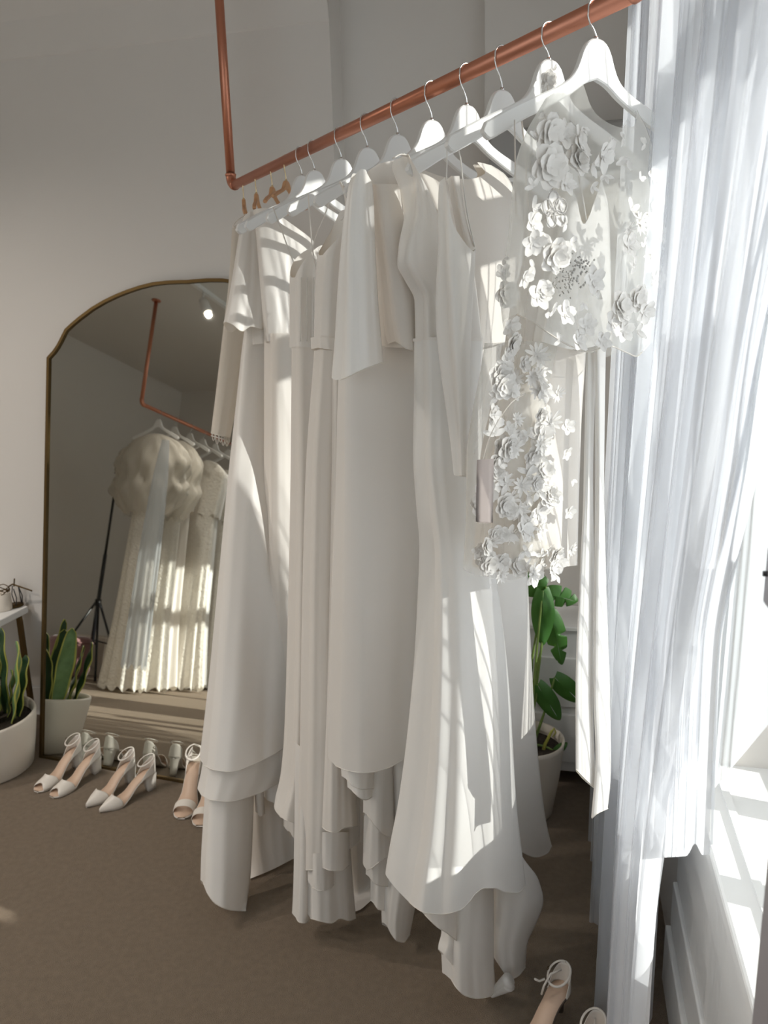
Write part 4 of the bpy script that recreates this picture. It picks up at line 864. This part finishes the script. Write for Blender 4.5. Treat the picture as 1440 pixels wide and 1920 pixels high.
def put_shoe(t, toe, heel):
    a = at_z(*toe); b = at_z(*heel); d = b-a; t.location = (a[0], a[1], 0.001); t.rotation_euler = (0, 0, math.atan2(d[1], d[0])); k = max(.92, min(1.12, np.linalg.norm(d)/.245)); t.scale = (k, k, k)
sh = [('peep', 'peep_toe_heel', 'ivory peep-toe block heel nearest the snake plant pot', (68, 1487), (152, 1432)),
      ('peep', 'peep_toe_heel', 'ivory peep-toe block heel right of its pair, second shoe from the pot', (97, 1497), (180, 1448)),
      ('pointed', 'pointed_heel', 'ivory pointed ankle-strap heel on the left of its pair', (162, 1516), (250, 1462)),
      ('pointed', 'pointed_heel', 'ivory pointed ankle-strap heel on the right of its pair', (187, 1525), (293, 1474)),
      ('sandal', 'strap_sandal', 'open-toed heeled sandal left of the gown hem', (340, 1538), (372, 1462)),
      ('sandal', 'strap_sandal', 'open-toed heeled sandal half hidden by the gown hem', (374, 1552), (408, 1476))]
for kd, nm, lb, toe, heel in sh: put_shoe(make_shoe(kd, nm, lb, 'bridal shoes along the mirror'), toe, heel)
h1 = at_z(1062, 1905)
for lb, hx, hy, tx, ty, mr in (('thin-strapped champagne sandal in front of the curtain, left of the pair', 1058, 1888, 962, 2010, 1), ('thin-strapped champagne sandal cut off by the bottom edge, partly behind the curtain', 1120, 1985, 1030, 2140, -1)):
    put_shoe(make_shoe('thin', 'ankle_strap_sandal', lb, 'sandals in the foreground', mr), (tx, ty), (hx, hy))

# ------------------------------------------------------------------ monstera
mc = at_z(985, 1520)
t = thing('monstera', 'green monstera in a cream pot behind the gowns near the curtain', 'potted plant', mc)
g = G(); g.lathe([(.001, 0), (.085, 0), (.093, .012), (.115, .15), (.128, .27), (.13, .285), (.122, .285), (.120, .255)], 48); g.build('pot', M['pot'], t)
g = G(); g.lathe([(.001, .245), (.121, .245)], 40); g.build('soil', M['soil'], t)
vdir = np.array([mc[0], mc[1], 0]); vdir /= np.linalg.norm(vdir); sdir = np.array([vdir[1], -vdir[0], 0])
def mp(x, y, k=0): return on_plane(x, y, mc+vdir*k, vdir)-mc
rs = random.Random(9)
def monstera_leaf(base, tip, wd, depth, slits=True):
    d = tip-base; ln = np.linalg.norm(d); d /= ln; e = np.cross(d, -vdir); e /= np.linalg.norm(e); nrm_ = np.cross(e, d)
    n, m_ = 60, 6; g = G(); ph = rs.random()
    for sg in (-1, 1):
        P = np.zeros((n, m_, 3))
        for i in range(n):
            v = i/(n-1); w_ = wd*math.sin(PI*min(1, (v*.93+.07)))**.62*(1-.35*v)
            if slits and .2 < v < .9: w_ *= 1-.6*max(0, math.sin(v*2*PI*3.2+ph+sg))**5
            for j in range(m_):
                q = j/(m_-1); P[i, j] = base + d*(ln*v - .18*ln*q*(1-v)**2) + e*sg*w_*q + nrm_*(-.22*wd*q*q - depth*v*v + .03*ln*math.sin(v*8+sg)) + d*(.12*ln*q)
        g.grid(P if sg > 0 else P[:, ::-1])
    return g.build('leaf', M['monstera'], t)
LV = [((1024, 1100), (962, 1092), .055, 0.0, False), ((1022, 1112), (1078, 1130), .045, .0, True), ((1018, 1108), (1018, 1205), .045, -.03, False), ((1034, 1150), (1052, 1242), .042, .02, True), ((1008, 1284), (1046, 1350), .042, -.03, False), ((1040, 1270), (1086, 1318), .045, .02, False), ((1040, 1410), (1062, 1400), .02, 0, False), ((985, 1230), (960, 1300), .05, .05, True)]
for (b, e_, wd, kk, sl_) in LV:
    base = mp(b[0], b[1], kk); tip = mp(e_[0], e_[1], kk); lf = monstera_leaf(base, tip, wd, .02, sl_)
    g = G(); s0 = np.array([rs.uniform(-.03, .03), rs.uniform(-.03, .03), .245]); mid = (s0+base)/2+sdir*rs.uniform(-.03, .03)+ZZ*.03
    pts = [s0*(1-q)**2+mid*2*q*(1-q)+base*q*q for q in np.linspace(0, 1, 14)]; g.tube(pts, [.006-.003*q for q in np.linspace(0, 1, 14)], 8); g.build('stem', M['stem'], t)
g = G(); g.tube([mp(1014, 1430), mp(1022, 1395), mp(1034, 1372), mp(1039, 1366), mp(1042, 1374), mp(1036, 1382)], [.006, .006, .005, .004, .003, .002], 8); g.build('new_shoot', M['leaf_edge'], t)

# wall unit, cabinet and cable by the back wall
uw = float(np.dot(on_plane(1192, 215, rm(0, W_ALC-.25, 0), WW), WU)); a1 = on_plane(930, 256, rm(0, W_ALC-.07, 0), WW); b1 = on_plane(965, 333, rm(0, W_ALC-.25, 0), WW); 
u0_ = U_C2+.02; zt_, zb_ = a1[2]-.02, b1[2]
t = thing('wall_unit', 'grey wall-mounted unit high on the back wall, glimpsed between the hangers', 'wall unit', rm((u0_+U_WALL)/2, W_ALC-.07, zb_))
wd_ = U_WALL-.02-u0_
g = G(); g.box(-WW*.09+ZZ*(zt_-zb_)/2, wd_, .18, zt_-zb_, AX); g.build('casing', M['grey'], t, smooth=False, bevel=.01)
g = G(); g.box(-WW*.095-ZZ*.008, wd_+.01, .20, .014, AX); g.build('lower_ledge', M['trim'], t, smooth=False, bevel=.003)
c0 = on_plane(1065, 1178, rm(0, W_ALC-.32, 0), WW); cz = c0[2]
t = thing('low_cabinet', 'low white cabinet against the back wall behind the monstera', 'cabinet', rm(0.0, W_ALC-.09, 0))
g = G(); g.box(-WW*.10+ZZ*(cz/2+.03), .56, .20, cz-.06, AX); g.build('carcass', M['trim'], t, smooth=False, bevel=.004)
g = G(); g.box(-WW*.105+ZZ*(cz-.008), .60, .23, .018, AX); g.build('cabinet_top', M['trim'], t, smooth=False, bevel=.004)
for k, zz_ in enumerate((.20, .42)):
    g = G(); g.box(-WW*.207+ZZ*zz_, .52, .014, .19, AX); dr = g.build('drawer', M['trim'], t, smooth=False, bevel=.003)
    g = G(); g.tube([-WW*.214+ZZ*zz_, -WW*.232+ZZ*zz_], .008, 12); g.build('knob', M['chrome'], dr)
g = G(); pts = [mc+mp(x, y, .18) for x, y in [(1030, 1350), (1045, 1375), (1060, 1385), (1085, 1412), (1100, 1425)]]
g.tube(pts, .004, 8); pts = [mc+mp(x, y, .20) for x, y in [(1035, 1415), (1060, 1420), (1100, 1421)]]; g.tube(pts, .004, 8)
tag(g.build('power_cable', M['black'], origin=mc+mp(1060, 1420, .2)), 'black cable looping by the wall behind the monstera pot', 'cable')
bpy.data.objects['power_cable'].data.update()

# ------------------------------------------------------------------ light
sd = (WU*-.972 + WW*.19); sd = sd/np.linalg.norm(sd); EV = math.radians(21)
sdir3 = sd*math.cos(EV) - ZZ*math.sin(EV)
l = bpy.data.lights.new('sun', 'SUN'); l.energy = 3.9; l.angle = math.radians(.6); l.color = (1.0, .955, .89)
so = bpy.data.objects.new('sun', l); COL.objects.link(so); so.rotation_euler = Vector(tuple(sdir3)).to_track_quat('-Z', 'Y').to_euler()
w = bpy.data.worlds.new('world'); SC.world = w; w.use_nodes = True; nt = w.node_tree; bg = nt.nodes['Background']
sky = nt.nodes.new('ShaderNodeTexSky'); sky.sky_type = 'HOSEK_WILKIE'; sky.sun_direction = tuple(-sdir3); sky.turbidity = 5; sky.ground_albedo = .5
mx = nt.nodes.new('ShaderNodeMix'); mx.data_type = 'RGBA'; mx.inputs[0].default_value = .65; mx.inputs[7].default_value = (.86, .93, 1.0, 1)
nt.links.new(sky.outputs[0], mx.inputs[6]); nt.links.new(mx.outputs[2], bg.inputs['Color']); bg.inputs['Strength'].default_value = 0.82
vs = SC.view_settings; vs.view_transform = 'Standard'; vs.look = 'None'; vs.gamma = 1; vs.use_curve_mapping = False; vs.exposure = 1.5
SC.cycles.max_bounces = 10; SC.cycles.transparent_max_bounces = 24; SC.cycles.diffuse_bounces = 6; SC.cycles.sample_clamp_indirect = 6
SC.cycles.use_denoising = True
bpy.context.view_layer.update()
